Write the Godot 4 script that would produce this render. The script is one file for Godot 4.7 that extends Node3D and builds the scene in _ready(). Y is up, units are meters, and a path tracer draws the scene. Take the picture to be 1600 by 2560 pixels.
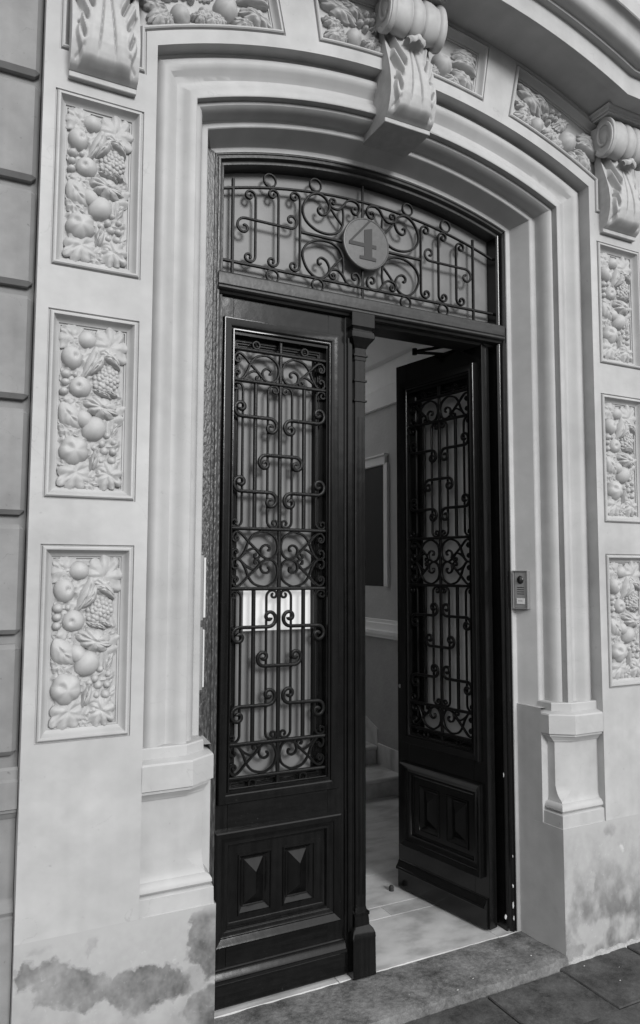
extends Node3D
# An ornate plaster doorway with a black double door, one leaf open on a marble hall.

# ------------------------------------------------------------------ mesh builder
class MB:
	var p := PackedVector3Array()
	func tri(a: Vector3, b: Vector3, c: Vector3) -> void:   # counter-clockwise seen from outside
		p.append(a); p.append(b); p.append(c)
	func quad(a: Vector3, b: Vector3, c: Vector3, d: Vector3) -> void:
		tri(a, b, c); tri(a, c, d)
	func grid(rows: Array, flip := false) -> void:
		for i in rows.size() - 1:
			var r0: PackedVector3Array = rows[i]
			var r1: PackedVector3Array = rows[i + 1]
			for j in r0.size() - 1:
				if flip:
					quad(r0[j], r1[j], r1[j + 1], r0[j + 1])
				else:
					quad(r0[j], r0[j + 1], r1[j + 1], r1[j])
	func box(lo: Vector3, hi: Vector3, b := 0.0) -> void:
		b = minf(b, minf(hi.x - lo.x, minf(hi.y - lo.y, hi.z - lo.z)) * 0.45)
		var c := (lo + hi) * 0.5
		var h := (hi - lo) * 0.5
		var k := h - Vector3(b, b, b)
		for ax in 3:
			for s in [-1.0, 1.0]:
				var u := (ax + 1) % 3
				var w := (ax + 2) % 3
				var q := []
				for e in [[-1, -1], [1, -1], [1, 1], [-1, 1]]:
					var v := Vector3.ZERO
					v[ax] = s * h[ax]; v[u] = e[0] * k[u]; v[w] = e[1] * k[w]
					q.append(c + v)
				if s > 0: quad(q[0], q[1], q[2], q[3])
				else: quad(q[3], q[2], q[1], q[0])
		if b <= 0.0: return
		for ax in 3:
			var u := (ax + 1) % 3
			var w := (ax + 2) % 3
			for su in [-1.0, 1.0]:
				for sw in [-1.0, 1.0]:
					var q := []
					for e in [[-1, 0], [1, 0], [1, 1], [-1, 1]]:
						var v := Vector3.ZERO
						v[ax] = e[0] * k[ax]
						v[u] = su * (h[u] if e[1] == 0 else k[u])
						v[w] = sw * (k[w] if e[1] == 0 else h[w])
						q.append(c + v)
					if su * sw > 0: quad(q[0], q[1], q[2], q[3])
					else: quad(q[3], q[2], q[1], q[0])
		for sx in [-1.0, 1.0]:
			for sy in [-1.0, 1.0]:
				for sz in [-1.0, 1.0]:
					var a := c + Vector3(sx * h.x, sy * k.y, sz * k.z)
					var d := c + Vector3(sx * k.x, sy * h.y, sz * k.z)
					var e := c + Vector3(sx * k.x, sy * k.y, sz * h.z)
					if sx * sy * sz > 0: tri(a, d, e)
					else: tri(a, e, d)
	# flat bar swept along a line in the xy plane: w across in the plane, d deep in z
	func strap(line: PackedVector2Array, z: float, w: float, d: float, taper := false) -> void:
		var rows := []
		var n := line.size()
		for i in n:
			var t := (line[min(i + 1, n - 1)] - line[max(i - 1, 0)]).normalized()
			var m := Vector2(-t.y, t.x)
			var k := 1.0
			if taper: k = clamp(min(i, n - 1 - i) / 3.0 + 0.45, 0.45, 1.0)
			var a := w * 0.5 * k
			var e := d * 0.5
			var r := PackedVector3Array()
			for o in [[-1.0, 0.55], [-0.6, 1.0], [0.6, 1.0], [1.0, 0.55], [1.0, -0.55], [0.6, -1.0], [-0.6, -1.0], [-1.0, -0.55], [-1.0, 0.55]]:
				var q: Vector2 = line[i] + m * (-o[0] * a)
				r.append(Vector3(q.x, q.y, z + o[1] * e))
			rows.append(r)
		grid(rows)
		for s in [0, n - 1]:
			var r: PackedVector3Array = rows[s]
			for j in range(1, 7):
				if s == 0: tri(r[0], r[j + 1], r[j])
				else: tri(r[0], r[j], r[j + 1])
	func dome(c: Vector3, rx: float, ry: float, rz0: float, rot := 0.0, dim := 0.0, dx := 0.0, dy := 0.0, lobes := 0, lob := 0.0, segs := 20, rings := 8) -> void:
		var rz := rz0 * 0.86
		var rows := []
		for i in rings + 1:
			var t := float(i) / rings
			var r := sin(t * PI * 0.5)
			var hgt := pow(cos(t * PI * 0.5), 0.85)
			var row := PackedVector3Array()
			for j in segs + 1:
				var a := TAU * j / segs
				var x := cos(a) * r
				var y := sin(a) * r
				var k := 1.0
				if lobes > 0: k = 1.0 - lob * pow(abs(cos(a * lobes * 0.5)), 6.0) * smoothstep(0.1, 0.8, r)
				var z := hgt * rz
				if dim > 0.0:
					var q := Vector2(x - dx, y - dy).length_squared()
					z -= dim * exp(-q / 0.045)
				var kz := k
				k *= 1.0 + 0.035 * sin(2.0 * a + c.x * 140.0) + 0.02 * sin(3.0 * a + c.y * 170.0)
				var v := Vector2(x * rx * k, y * ry * k).rotated(rot)
				row.append(c + Vector3(v.x, v.y, z * kz))
			rows.append(row)
		grid(rows, true)
	# a carved leaf from base to tip: lobed outline, domed, veined, its rim going down to z0
	func leaf(a: Vector2, b: Vector2, w: float, z0: float, h: float, lobes := 3, curl := 0.0, bend := 0.0) -> void:
		var c := (a + b) * 0.5
		var ln := (b - a).length() * 0.51
		var t := (b - a).normalized()
		var m := Vector2(-t.y, t.x)
		var wd := w * 0.54
		var segs := 24 if lobes == 1 else 54
		var n := lobes * 4 + 1
		var rows := []
		for i in 10:
			var q: float = [0.0, 0.18, 0.36, 0.54, 0.70, 0.83, 0.92, 0.97, 1.0, 1.0][i]
			var row := PackedVector3Array()
			for k in segs + 1:
				var g := TAU * k / segs
				var r := 1.0 / pow(pow(absf(cos(g)), 1.5) + pow(absf(sin(g)), 1.5), 1.0 / 1.5)
				var lob := 0.0
				if lobes > 1:
					lob = pow(absf(cos(g * n * 0.5)), 0.8)
					r = lerpf(r, 1.0, 0.35) * (0.86 + 0.20 * lob) * (1.0 + 0.05 * sin(g * 3.0 + a.x * 90.0))
				var x := cos(g) * r * q
				var y := sin(g) * r * q
				var z := h * (1.0 - 0.62 * pow(q, 3.0)) + curl * x
				if lobes > 1: z += 0.0035 * cos((x * 1.1 - absf(y) * 0.9) * 8.0 + a.y * 40.0) * q + 0.002 * (lob - 0.45) * q * q * (1.2 - q)
				z -= 0.0045 * exp(-y * y / 0.008) * smoothstep(1.0, 0.6, q)
				z += 0.0016 * sin(x * 11.0 + absf(y) * 14.0 + b.x * 50.0)
				if i == 9: z = 0.0
				var p := c + t * ln * x + m * (wd * y + bend * (1.0 - x * x))
				row.append(Vector3(p.x, p.y, z0 + maxf(z, 0.0)))
			rows.append(row)
		grid(rows, true)
	func prism(poly: PackedVector2Array, z0: float, z1: float) -> void:   # xy outline, z0 back, z1 front
		var q := poly.duplicate()
		if Geometry2D.is_polygon_clockwise(q): q.reverse()
		var id := Geometry2D.triangulate_polygon(q)
		for i in range(0, id.size(), 3):
			var a := q[id[i]]; var b := q[id[i + 1]]; var c := q[id[i + 2]]
			if (b - a).cross(c - a) < 0.0:
				var s := b; b = c; c = s
			tri(Vector3(a.x, a.y, z1), Vector3(b.x, b.y, z1), Vector3(c.x, c.y, z1))
			if z0 < z1: tri(Vector3(a.x, a.y, z0), Vector3(c.x, c.y, z0), Vector3(b.x, b.y, z0))
		if z0 < z1:
			for i in q.size():
				var a := q[i]; var b := q[(i + 1) % q.size()]
				quad(Vector3(a.x, a.y, z0), Vector3(b.x, b.y, z0), Vector3(b.x, b.y, z1), Vector3(a.x, a.y, z1))
	# mitred frame round a closed counter-clockwise outline; profile = [inset, z]
	func frame(path: PackedVector2Array, prof: Array) -> void:
		var n := path.size()
		var rows := []
		for k in n + 1:
			var i := k % n
			var e0 := (path[i] - path[(i + n - 1) % n]).normalized()
			var e1 := (path[(i + 1) % n] - path[i]).normalized()
			var n0 := Vector2(-e0.y, e0.x)
			var n1 := Vector2(-e1.y, e1.x)
			var mm: Vector2 = (n0 + n1) / maxf(0.3, 1.0 + n0.dot(n1))
			var row := PackedVector3Array()
			for q in prof:
				var v: Vector2 = path[i] + mm * q[0]
				row.append(Vector3(v.x, v.y, q[1]))
			rows.append(row)
		grid(rows, true)
	func cyl(a: Vector3, b: Vector3, r: float, n := 12, r2 := -1.0) -> void:
		if r2 < 0.0: r2 = r
		var t := (b - a).normalized()
		var u := t.cross(Vector3.UP if abs(t.y) < 0.9 else Vector3.RIGHT).normalized()
		var w := t.cross(u)
		for j in n:
			var q0 := u * cos(TAU * j / n) + w * sin(TAU * j / n)
			var q1 := u * cos(TAU * (j + 1) / n) + w * sin(TAU * (j + 1) / n)
			quad(a + q0 * r, a + q1 * r, b + q1 * r2, b + q0 * r2)
			tri(a, a + q1 * r, a + q0 * r)
			tri(b, b + q0 * r2, b + q1 * r2)
	func move(t: Transform3D) -> MB:
		var q := MB.new()
		q.p = t * p
		if t.basis.determinant() < 0.0:
			for i in range(0, q.p.size(), 3):
				var s := q.p[i + 1]; q.p[i + 1] = q.p[i + 2]; q.p[i + 2] = s
		return q
	# surfaces that meet at less than `deg` share smooth normals
	func mesh(deg := 38.0, uv := Rect2()) -> ArrayMesh:
		var cs := cos(deg_to_rad(deg))
		var nt := p.size() / 3
		var fn := PackedVector3Array(); fn.resize(nt)
		var fa := PackedFloat32Array(); fa.resize(nt)
		var at := {}
		for i in nt:
			var n := (p[3 * i + 1] - p[3 * i]).cross(p[3 * i + 2] - p[3 * i])
			var l := n.length()
			fa[i] = l
			fn[i] = n / l if l > 1e-14 else Vector3.ZERO
			for k in 3:
				var key := Vector3i((p[3 * i + k] * 30000.0).round())
				if at.has(key): at[key].append(i)
				else: at[key] = PackedInt32Array([i])
		var pos := PackedVector3Array(); var nor := PackedVector3Array(); var uvs := PackedVector2Array()
		for i in nt:
			if fa[i] < 1e-12: continue
			for k in [0, 2, 1]:
				var v := p[3 * i + k]
				var s := Vector3.ZERO
				for f in at[Vector3i((v * 30000.0).round())]:
					if fn[f].dot(fn[i]) > cs: s += fn[f] * fa[f]
				pos.append(v); nor.append(s.normalized())
				if uv.size.x > 0.0: uvs.append(Vector2((v.x - uv.position.x) / uv.size.x, 1.0 - (v.y - uv.position.y) / uv.size.y))
		var arr := []
		arr.resize(Mesh.ARRAY_MAX)
		arr[Mesh.ARRAY_VERTEX] = pos; arr[Mesh.ARRAY_NORMAL] = nor
		if uv.size.x > 0.0: arr[Mesh.ARRAY_TEX_UV] = uvs
		var m := ArrayMesh.new()
		m.add_surface_from_arrays(Mesh.PRIMITIVE_TRIANGLES, arr)
		return m

# ------------------------------------------------------------------ scene helpers
var taken := {}
var M := {}
var rng := RandomNumberGenerator.new()

func numbered(called: String) -> String:
	var n: int = taken.get(called, 0)
	taken[called] = n + 1
	return called if n == 0 else "%s_%03d" % [called, n]

func tag(o: Node3D, label: String, category := "", group := "", kind := "") -> Node3D:
	if label: o.set_meta("label", label)
	if category: o.set_meta("category", category)
	if group: o.set_meta("group", group)
	if kind: o.set_meta("kind", kind)
	return o

func thing(called: String, label: String, category: String, at := Vector3.ZERO, group := "") -> Node3D:
	var o := Node3D.new()
	o.name = numbered(called); add_child(o); o.position = at
	return tag(o, label, category, group)

func put(called: String, mesh: Mesh, mat: Material, parent: Node3D = null, at := Vector3.ZERO) -> MeshInstance3D:
	var o := MeshInstance3D.new()
	o.mesh = mesh; o.material_override = mat; o.position = at
	if parent == null:
		o.name = numbered(called); add_child(o)
	else:
		var n := called
		var i := 1
		while parent.has_node(NodePath(n)):
			n = "%s_%03d" % [called, i]; i += 1
		o.name = n; parent.add_child(o)
	return o

func boxm(lo: Vector3, hi: Vector3, b := 0.003) -> ArrayMesh:
	var m := MB.new(); m.box(lo, hi, b)
	return m.mesh(20.0)

func copy_of(o: Node3D, at: Vector3, label: String) -> Node3D:
	var base := String(o.name)
	var c: Node3D = o.duplicate()
	c.name = numbered(base); add_child(c); c.position = at
	c.set_meta("label", label)
	return c

# ------------------------------------------------------------------ materials
func grey(v: float) -> Color:
	return Color(v, v, v).linear_to_srgb()

func noise_tex(lo: float, hi: float, freq: float, oct := 4, sd := 1, size := 512, mid := -1.0) -> NoiseTexture2D:
	var n := FastNoiseLite.new()
	n.noise_type = FastNoiseLite.TYPE_SIMPLEX_SMOOTH
	n.seed = sd; n.frequency = freq; n.fractal_octaves = oct; n.fractal_gain = 0.55
	var t := NoiseTexture2D.new()
	t.width = size; t.height = size; t.seamless = true; t.noise = n
	var g := Gradient.new()
	g.set_color(0, grey(lo)); g.set_color(1, grey(hi))
	if mid > 0.0: g.add_point(0.5, grey(mid))
	t.color_ramp = g
	return t

func bump_tex(freq: float, oct: int, sd: int, strength: float, size := 512) -> NoiseTexture2D:
	var n := FastNoiseLite.new()
	n.noise_type = FastNoiseLite.TYPE_SIMPLEX_SMOOTH
	n.seed = sd; n.frequency = freq; n.fractal_octaves = oct
	var t := NoiseTexture2D.new()
	t.width = size; t.height = size; t.seamless = true; t.noise = n
	t.as_normal_map = true; t.bump_strength = strength
	return t

func mat(albedo: Texture2D, rough: float, sc: Vector3, bump: Texture2D = null, bs := 0.4, flat := -1.0) -> StandardMaterial3D:
	var m := StandardMaterial3D.new()
	if albedo: m.albedo_texture = albedo
	if flat >= 0.0: m.albedo_color = grey(flat)
	m.roughness = rough
	m.uv1_triplanar = true; m.uv1_world_triplanar = true; m.uv1_scale = sc
	if bump:
		m.normal_enabled = true; m.normal_texture = bump; m.normal_scale = bs
	return m

func worked_plaster(mid: float, amp: float, sd: int) -> ImageTexture:
	var w := 1024
	var layers := []
	for e in [[0.004, 5, w, w], [0.020, 3, w, 24], [0.05, 4, w, w], [0.02, 4, w, w], [0.005, 4, w, w]]:
		var n := FastNoiseLite.new()
		n.noise_type = FastNoiseLite.TYPE_SIMPLEX_SMOOTH
		n.seed = sd + layers.size(); n.frequency = e[0]; n.fractal_octaves = e[1]
		var im := n.get_seamless_image(e[2], e[3])
		if e[3] != w: im.resize(w, w, Image.INTERPOLATE_CUBIC)
		layers.append(im.get_data())
	var d := PackedByteArray(); d.resize(w * w)
	var l0: PackedByteArray = layers[0]; var l1: PackedByteArray = layers[1]; var l2: PackedByteArray = layers[2]; var l3: PackedByteArray = layers[3]
	var l4: PackedByteArray = layers[4]
	for i in w * w:
		var v := mid + amp * ((l0[i] - 128) * 0.55 + (l1[i] - 128) * 0.26 + (l3[i] - 128) * 0.35) / 128.0
		if l2[i] > 216: v -= (l2[i] - 216) * 0.004
		if l4[i] == 128 and l0[i] > 140: v -= 0.05
		if l2[i] < 34: v += (34 - l2[i]) * 0.0012
		v = clampf(v, 0.02, 0.9)
		v = 1.055 * pow(v, 1.0 / 2.4) - 0.055
		d[i] = int(v * 255.0 + 0.5)
	var im := Image.create_from_data(w, w, false, Image.FORMAT_L8, d)
	im.convert(Image.FORMAT_RGB8)
	return ImageTexture.create_from_image(im)

func worked_stone(mid: float, amp: float, sd: int) -> ImageTexture:
	var w := 1024
	var layers := []
	for e in [[0.006, 5], [0.035, 4], [0.16, 3]]:
		var n := FastNoiseLite.new()
		n.noise_type = FastNoiseLite.TYPE_SIMPLEX_SMOOTH
		n.seed = sd + layers.size(); n.frequency = e[0]; n.fractal_octaves = e[1]; n.fractal_gain = 0.6
		layers.append(n.get_seamless_image(w, w).get_data())
	var l0: PackedByteArray = layers[0]; var l1: PackedByteArray = layers[1]; var l2: PackedByteArray = layers[2]
	var d := PackedByteArray(); d.resize(w * w)
	for i in w * w:
		var v := mid * (1.0 + amp * ((l0[i] - 128) * 0.9 + (l1[i] - 128) * 0.5 + (l2[i] - 128) * 0.55) / 128.0)
		if l2[i] > 205 and l1[i] > 120: v += mid * 0.6
		v = clampf(v, 0.012, 0.9)
		v = 1.055 * pow(v, 1.0 / 2.4) - 0.055
		d[i] = int(v * 255.0 + 0.5)
	var im := Image.create_from_data(w, w, false, Image.FORMAT_L8, d)
	im.convert(Image.FORMAT_RGB8)
	return ImageTexture.create_from_image(im)

func worked_wood(mid: float, amp: float, sd: int, level: bool, flecks: float) -> ImageTexture:
	var w := 1024
	var layers := []
	for e in [[0.03, 4, w, 32], [0.012, 5, w, w], [0.09, 3, w, w]]:
		var n := FastNoiseLite.new()
		n.noise_type = FastNoiseLite.TYPE_SIMPLEX_SMOOTH
		n.seed = sd + layers.size(); n.frequency = e[0]; n.fractal_octaves = e[1]; n.fractal_gain = 0.6
		var im := n.get_seamless_image(e[2], e[3])
		if e[3] != w: im.resize(w, w, Image.INTERPOLATE_CUBIC)
		if level and e[3] != w: im.rotate_90(CLOCKWISE)
		layers.append(im.get_data())
	var l0: PackedByteArray = layers[0]; var l1: PackedByteArray = layers[1]; var l2: PackedByteArray = layers[2]
	var d := PackedByteArray(); d.resize(w * w)
	for i in w * w:
		var v := mid * (1.0 + amp * ((l0[i] - 128) * 0.8 + (l1[i] - 128) * 0.5 + (l2[i] - 128) * 0.25) / 128.0)
		if l2[i] > 226 and l1[i] > 118: v += flecks
		v = clampf(v, 0.002, 0.9)
		v = 1.055 * pow(v, 1.0 / 2.4) - 0.055 if v > 0.0031308 else v * 12.92
		d[i] = int(v * 255.0 + 0.5)
	var im := Image.create_from_data(w, w, false, Image.FORMAT_L8, d)
	im.convert(Image.FORMAT_RGB8)
	return ImageTexture.create_from_image(im)

func materials() -> void:
	var fine := bump_tex(0.06, 4, 3, 3.0)
	M.plaster = mat(worked_plaster(0.375, 0.085, 11), 0.62, Vector3(0.42, 0.42, 0.42), fine, 0.07)
	M.carving = mat(noise_tex(0.33, 0.42, 0.02, 5, 12), 0.6, Vector3(2.0, 2.0, 2.0), fine, 0.10)
	M.rustic = mat(worked_plaster(0.205, 0.06, 41), 0.75, Vector3(0.6, 0.6, 0.6), fine, 0.10)
	M.joint = mat(noise_tex(0.18, 0.24, 0.014, 5, 13), 0.8, Vector3(1.0, 1.0, 1.0), fine, 0.1)
	var grain := bump_tex(0.05, 3, 7, 5.0)
	M.paint = mat(worked_wood(0.005, 0.7, 21, false, 0.10), 0.17, Vector3(1.3, 1.3, 1.3), bump_tex(0.02, 4, 8, 4.0), 0.05)
	M.paint_level = mat(worked_wood(0.005, 0.7, 27, true, 0.10), 0.17, Vector3(1.3, 1.3, 1.3), bump_tex(0.02, 4, 8, 4.0), 0.04)
	M.worn = mat(noise_tex(0.012, 0.13, 0.03, 6, 22, 512, 0.045), 0.36, Vector3(5.0, 1.1, 5.0), grain, 0.35)
	M.worn_level = mat(worked_wood(0.020, 0.9, 31, true, 0.08), 0.38, Vector3(1.0, 1.0, 1.0), grain, 0.05)
	for k in [M.paint, M.paint_level, M.worn, M.worn_level]: k.metallic_specular = 0.46
	M.iron = mat(noise_tex(0.004, 0.012, 0.05, 4, 23), 0.34, Vector3(6, 6, 6), fine, 0.5)
	M.iron_worn = mat(noise_tex(0.006, 0.018, 0.05, 4, 24), 0.42, Vector3(6, 6, 6), fine, 0.4)
	M.iron.metallic_specular = 0.3; M.iron_worn.metallic_specular = 0.3
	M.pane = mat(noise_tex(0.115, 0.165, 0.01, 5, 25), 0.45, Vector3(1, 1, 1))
	M.pane_lightened = mat(noise_tex(0.40, 0.48, 0.01, 5, 25), 0.4, Vector3(1, 1, 1))  # same glass as the other pane, extra light painted in as a paler colour
	M.disc = mat(noise_tex(0.055, 0.08, 0.02, 4, 26), 0.42, Vector3(3, 3, 3), fine, 0.15)
	M.numeral = mat(null, 0.6, Vector3.ONE, null, 0.0, 0.012)
	M.paper = mat(noise_tex(0.50, 0.56, 0.01, 3, 27), 0.6, Vector3(1, 1, 1))
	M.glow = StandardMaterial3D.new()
	M.glow.albedo_color = grey(0.35); M.glow.roughness = 0.6; M.glow.emission_enabled = true; M.glow.emission = Color(1, 1, 1); M.glow.emission_energy_multiplier = 0.36  # emission brightens the white sheet on the pane, not a lamp
	M.chip = mat(null, 0.7, Vector3.ONE, null, 0.0, 0.5)
	M.metal = mat(noise_tex(0.20, 0.27, 0.04, 4, 28), 0.42, Vector3(8, 8, 8))
	M.metal.metallic = 0.25
	M.black = mat(null, 0.25, Vector3.ONE, null, 0.0, 0.012)
	M.rubber = mat(null, 0.7, Vector3.ONE, null, 0.0, 0.02)
	M.chrome = mat(null, 0.15, Vector3.ONE, null, 0.0, 0.6)
	M.chrome.metallic = 1.0
	M.hall = mat(noise_tex(0.40, 0.46, 0.01, 4, 31), 0.6, Vector3(0.8, 0.8, 0.8), fine, 0.2)
	M.hall_dado = mat(noise_tex(0.28, 0.34, 0.01, 4, 32), 0.6, Vector3(0.8, 0.8, 0.8), fine, 0.2)
	M.hall_trim = mat(noise_tex(0.72, 0.80, 0.01, 4, 33), 0.5, Vector3(0.8, 0.8, 0.8))
	M.marble = [mat(noise_tex(0.30, 0.62, 0.006, 6, 41, 512, 0.52), 0.28, Vector3(0.9, 0.9, 2.2)), mat(noise_tex(0.28, 0.60, 0.006, 6, 42, 512, 0.48), 0.3, Vector3(1.1, 0.9, 1.7))]
	M.mortar = mat(noise_tex(0.25, 0.45, 0.05, 4, 61), 0.9, Vector3(3, 3, 3))
	M.grout = mat(null, 0.9, Vector3.ONE, null, 0.0, 0.10)
	var rough := bump_tex(0.09, 5, 51, 8.0)
	M.granite = mat(worked_stone(0.13, 0.75, 52), 0.85, Vector3(0.9, 0.9, 0.9), rough, 0.15)
	M.slab = [mat(worked_stone(0.048, 0.70, 53), 0.85, Vector3(0.8, 0.8, 0.8), rough, 0.10), mat(worked_stone(0.058, 0.70, 54), 0.85, Vector3(0.9, 0.9, 0.9), rough, 0.10)]
	M.asphalt = mat(noise_tex(0.04, 0.07, 0.1, 4, 55), 0.9, Vector3.ONE)
	M.far = mat(noise_tex(0.30, 0.38, 0.02, 4, 56), 0.8, Vector3(0.2, 0.2, 0.2))

# the stained plaster of a pier's foot, 2 mm to the pixel; u runs along x, the top row is the highest
func stain_image(x0: float, y1: float, w: float, h: float, patches: Array, dirt: float, sd: int) -> ImageTexture:
	var px := 0.002
	var iw := int(w / px)
	var ih := int(h / px)
	var im := Image.create(iw, ih, false, Image.FORMAT_RGB8)
	var n1 := FastNoiseLite.new(); n1.seed = sd; n1.frequency = 3.5; n1.fractal_octaves = 5; n1.fractal_gain = 0.55
	var n2 := FastNoiseLite.new(); n2.seed = sd + 1; n2.frequency = 26.0; n2.fractal_octaves = 3
	var n3 := FastNoiseLite.new(); n3.seed = sd + 2; n3.frequency = 9.0; n3.fractal_octaves = 4
	for j in ih:
		var y := y1 - (j + 0.5) * px
		var low := smoothstep(0.62, 0.0, y)
		for i in iw:
			var x := x0 + (i + 0.5) * px
			var a := n1.get_noise_2d(x, y)
			var b := n3.get_noise_2d(x, y * 0.6)
			var v := 0.364 + 0.045 * a
			v -= dirt * low * clamp(a * 1.3 + b * 0.9 + 0.42, 0.0, 1.0)
			var q := Vector2(x, y) + Vector2(n3.get_noise_2d(x * 3.0, y * 3.0), n3.get_noise_2d(x * 3.0 + 7.0, y * 3.0)) * 0.012
			q += Vector2(n2.get_noise_2d(x, y + 3.0), n2.get_noise_2d(x + 5.0, y)) * 0.009
			for s in patches:
				if s.box.grow(0.006).has_point(q):
					var hit := 0.0
					for o in [Vector2.ZERO, Vector2(0.005, 0.002), Vector2(-0.003, 0.005), Vector2(-0.002, -0.006)]:
						if Geometry2D.is_point_in_polygon(q + o, s.poly): hit += 0.25
					if hit > 0.0: v = lerp(v, s.tone * 0.70 + 0.12 * b + 0.10 * a + 0.03 * n2.get_noise_2d(x * 2.0, y * 2.0), s.k * hit)
			v += 0.02 * n2.get_noise_2d(x, y)
			if n2.get_noise_2d(x * 1.7 + 9.0, y * 1.7) > 0.55 and low > 0.2: v += 0.05
			v = lerp(0.364, v, smoothstep(0.53, 0.49, y) * 0.8 + 0.2)
			v = clamp(v, 0.06, 0.75)
			im.set_pixel(i, j, grey(v))
	im.generate_mipmaps()
	return ImageTexture.create_from_image(im)

func patch(pts: Array, tone: float, k := 1.0) -> Dictionary:
	var q := PackedVector2Array()
	for i in range(0, pts.size(), 2): q.append(Vector2(pts[i], pts[i + 1]))
	var r := Rect2(q[0], Vector2.ZERO)
	for v in q: r = r.expand(v)
	return {"poly": q, "tone": tone, "k": k, "box": r}

func stained(tex: Texture2D) -> StandardMaterial3D:
	var m := StandardMaterial3D.new()
	m.albedo_texture = tex; m.roughness = 0.75
	return m

# ------------------------------------------------------------------ the doorway in numbers
const ARCS := [[1.0, 1.028, 2.544], [0.845, 1.120, 2.296], [0.772, 1.147, 2.210], [0.705, 1.010, 2.290]]   # half width, centre height, radius

func arc_of(x: float) -> Vector2:
	if x >= 1.0: return Vector2(ARCS[0][1], ARCS[0][2] + (x - 1.0))
	for i in 3:
		if x >= ARCS[i + 1][0]:
			var t: float = (x - ARCS[i + 1][0]) / (ARCS[i][0] - ARCS[i + 1][0])
			return Vector2(lerp(ARCS[i + 1][1], ARCS[i][1], t), lerp(ARCS[i + 1][2], ARCS[i][2], t))
	return Vector2(ARCS[3][1], ARCS[3][2] + (x - ARCS[3][0]))

# runs a profile [half width, z] up one jamb, round the arch and down the other; part: 0 all, 1 left jamb, 2 right jamb, 3 arch
func portal(m: MB, prof: Array, y0: float, part := 0, n := 36) -> void:
	var rows := []
	for q in prof:
		var x: float = q[0]
		var a := arc_of(x)
		var th := asin(x / a.y)
		var ys := a.x + sqrt(a.y * a.y - x * x)
		var row := PackedVector3Array()
		if part != 3 and part != 2: row.append(Vector3(-x, y0, q[1]))
		if part == 1: row.append(Vector3(-x, ys, q[1]))
		if part == 0 or part == 3:
			for i in n + 1:
				var t := -th + 2.0 * th * i / n
				row.append(Vector3(a.y * sin(t), a.x + a.y * cos(t), q[1]))
		if part == 2: row.append(Vector3(x, ys, q[1]))
		if part == 0 or part == 2: row.append(Vector3(x, y0, q[1]))
		rows.append(row)
	m.grid(rows, true)

func rect(x0: float, y0: float, x1: float, y1: float) -> PackedVector2Array:
	return PackedVector2Array([Vector2(x0, y0), Vector2(x1, y0), Vector2(x1, y1), Vector2(x0, y1)])

func ring_point(deg: float, r: float) -> Vector2:
	var t := deg_to_rad(deg)
	return Vector2(r * sin(t), 1.03 + r * cos(t))

# outline of a frieze panel between two angles, counter-clockwise; outer ones drop beside the corbel
func frieze_outline(a0: float, a1: float, drop: int) -> PackedVector2Array:
	var q := PackedVector2Array()
	var n := 10
	if drop == 0:
		for i in n + 1: q.append(ring_point(lerp(a0, a1, float(i) / n), 2.590))
		for i in n + 1: q.append(ring_point(lerp(a1, a0, float(i) / n), 2.853))
		return q
	var b0 := 11.75
	for i in n + 1: q.append(ring_point(lerp(b0, 23.62, float(i) / n), 2.590))
	q.append(Vector2(1.036, 3.25)); q.append(Vector2(1.312, 3.25)); q.append(Vector2(1.312, 3.687))
	for i in n + 1: q.append(ring_point(lerp(21.28, b0, float(i) / n), 2.853))
	if drop < 0:
		for i in q.size(): q[i].x = -q[i].x
		q.reverse()
	return q

const PANEL_PROF := [[0.0, 0.0], [0.0015, -0.007], [0.0045, -0.007], [0.007, 0.003], [0.011, 0.0065], [0.016, 0.006], [0.0195, -0.001], [0.0235, -0.012], [0.029, -0.019], [0.0345, -0.0215], [0.0355, -0.0265], [0.0400, -0.027], [0.0410, -0.0325], [0.046, -0.033]]
const FIELD_Z := -0.033

# ------------------------------------------------------------------ iron scrolls
# a turtle line: [["f", length], ["a", radius0, radius1, degrees (+ left)]]
func turtle(at: Vector2, head: float, segs: Array) -> PackedVector2Array:
	var q := PackedVector2Array([at])
	var h := deg_to_rad(head)
	var p := at
	for s in segs:
		if s[0] == "f":
			p += Vector2(cos(h), sin(h)) * s[1]
			q.append(p)
		else:
			var tot := deg_to_rad(abs(s[3]))
			var sg := signf(s[3])
			var n := int(ceil(tot / 0.30))
			for i in n:
				var r: float = lerp(float(s[1]), float(s[2]), (i + 0.5) / n)
				var d := tot / n
				h += sg * d * 0.5
				p += Vector2(cos(h), sin(h)) * (2.0 * r * sin(d * 0.5))
				h += sg * d * 0.5
				q.append(p)
	return q

func smooth(pts: Array, off: Vector2) -> PackedVector2Array:
	var p := PackedVector2Array()
	for i in range(0, pts.size(), 2): p.append(Vector2(pts[i], pts[i + 1]) + off)
	var q := PackedVector2Array()
	var n := p.size()
	for i in n - 1:
		for k in 4:
			q.append(p[i].cubic_interpolate(p[i + 1], p[max(i - 1, 0)], p[min(i + 2, n - 1)], k / 4.0))
	q.append(p[n - 1])
	return q

func joined(a: PackedVector2Array, b: PackedVector2Array) -> PackedVector2Array:
	var q := a.duplicate(); q.reverse()
	for i in range(1, b.size()): q.append(b[i])
	return q

func curl(r: float, sg: float) -> Array:
	return ["a", r, r * 0.22, 500.0 * sg]

func iron(called: String, line: PackedVector2Array, z: float, w: float, d: float, parent: Node3D, m: Material, flip := Vector2.ONE, about := Vector2.ZERO) -> void:
	var q := PackedVector2Array()
	for v in line: q.append(about + (v - about) * flip)
	var b := MB.new(); b.strap(q, z, w, d)
	put(called, b.mesh(50.0), m, parent)

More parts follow.
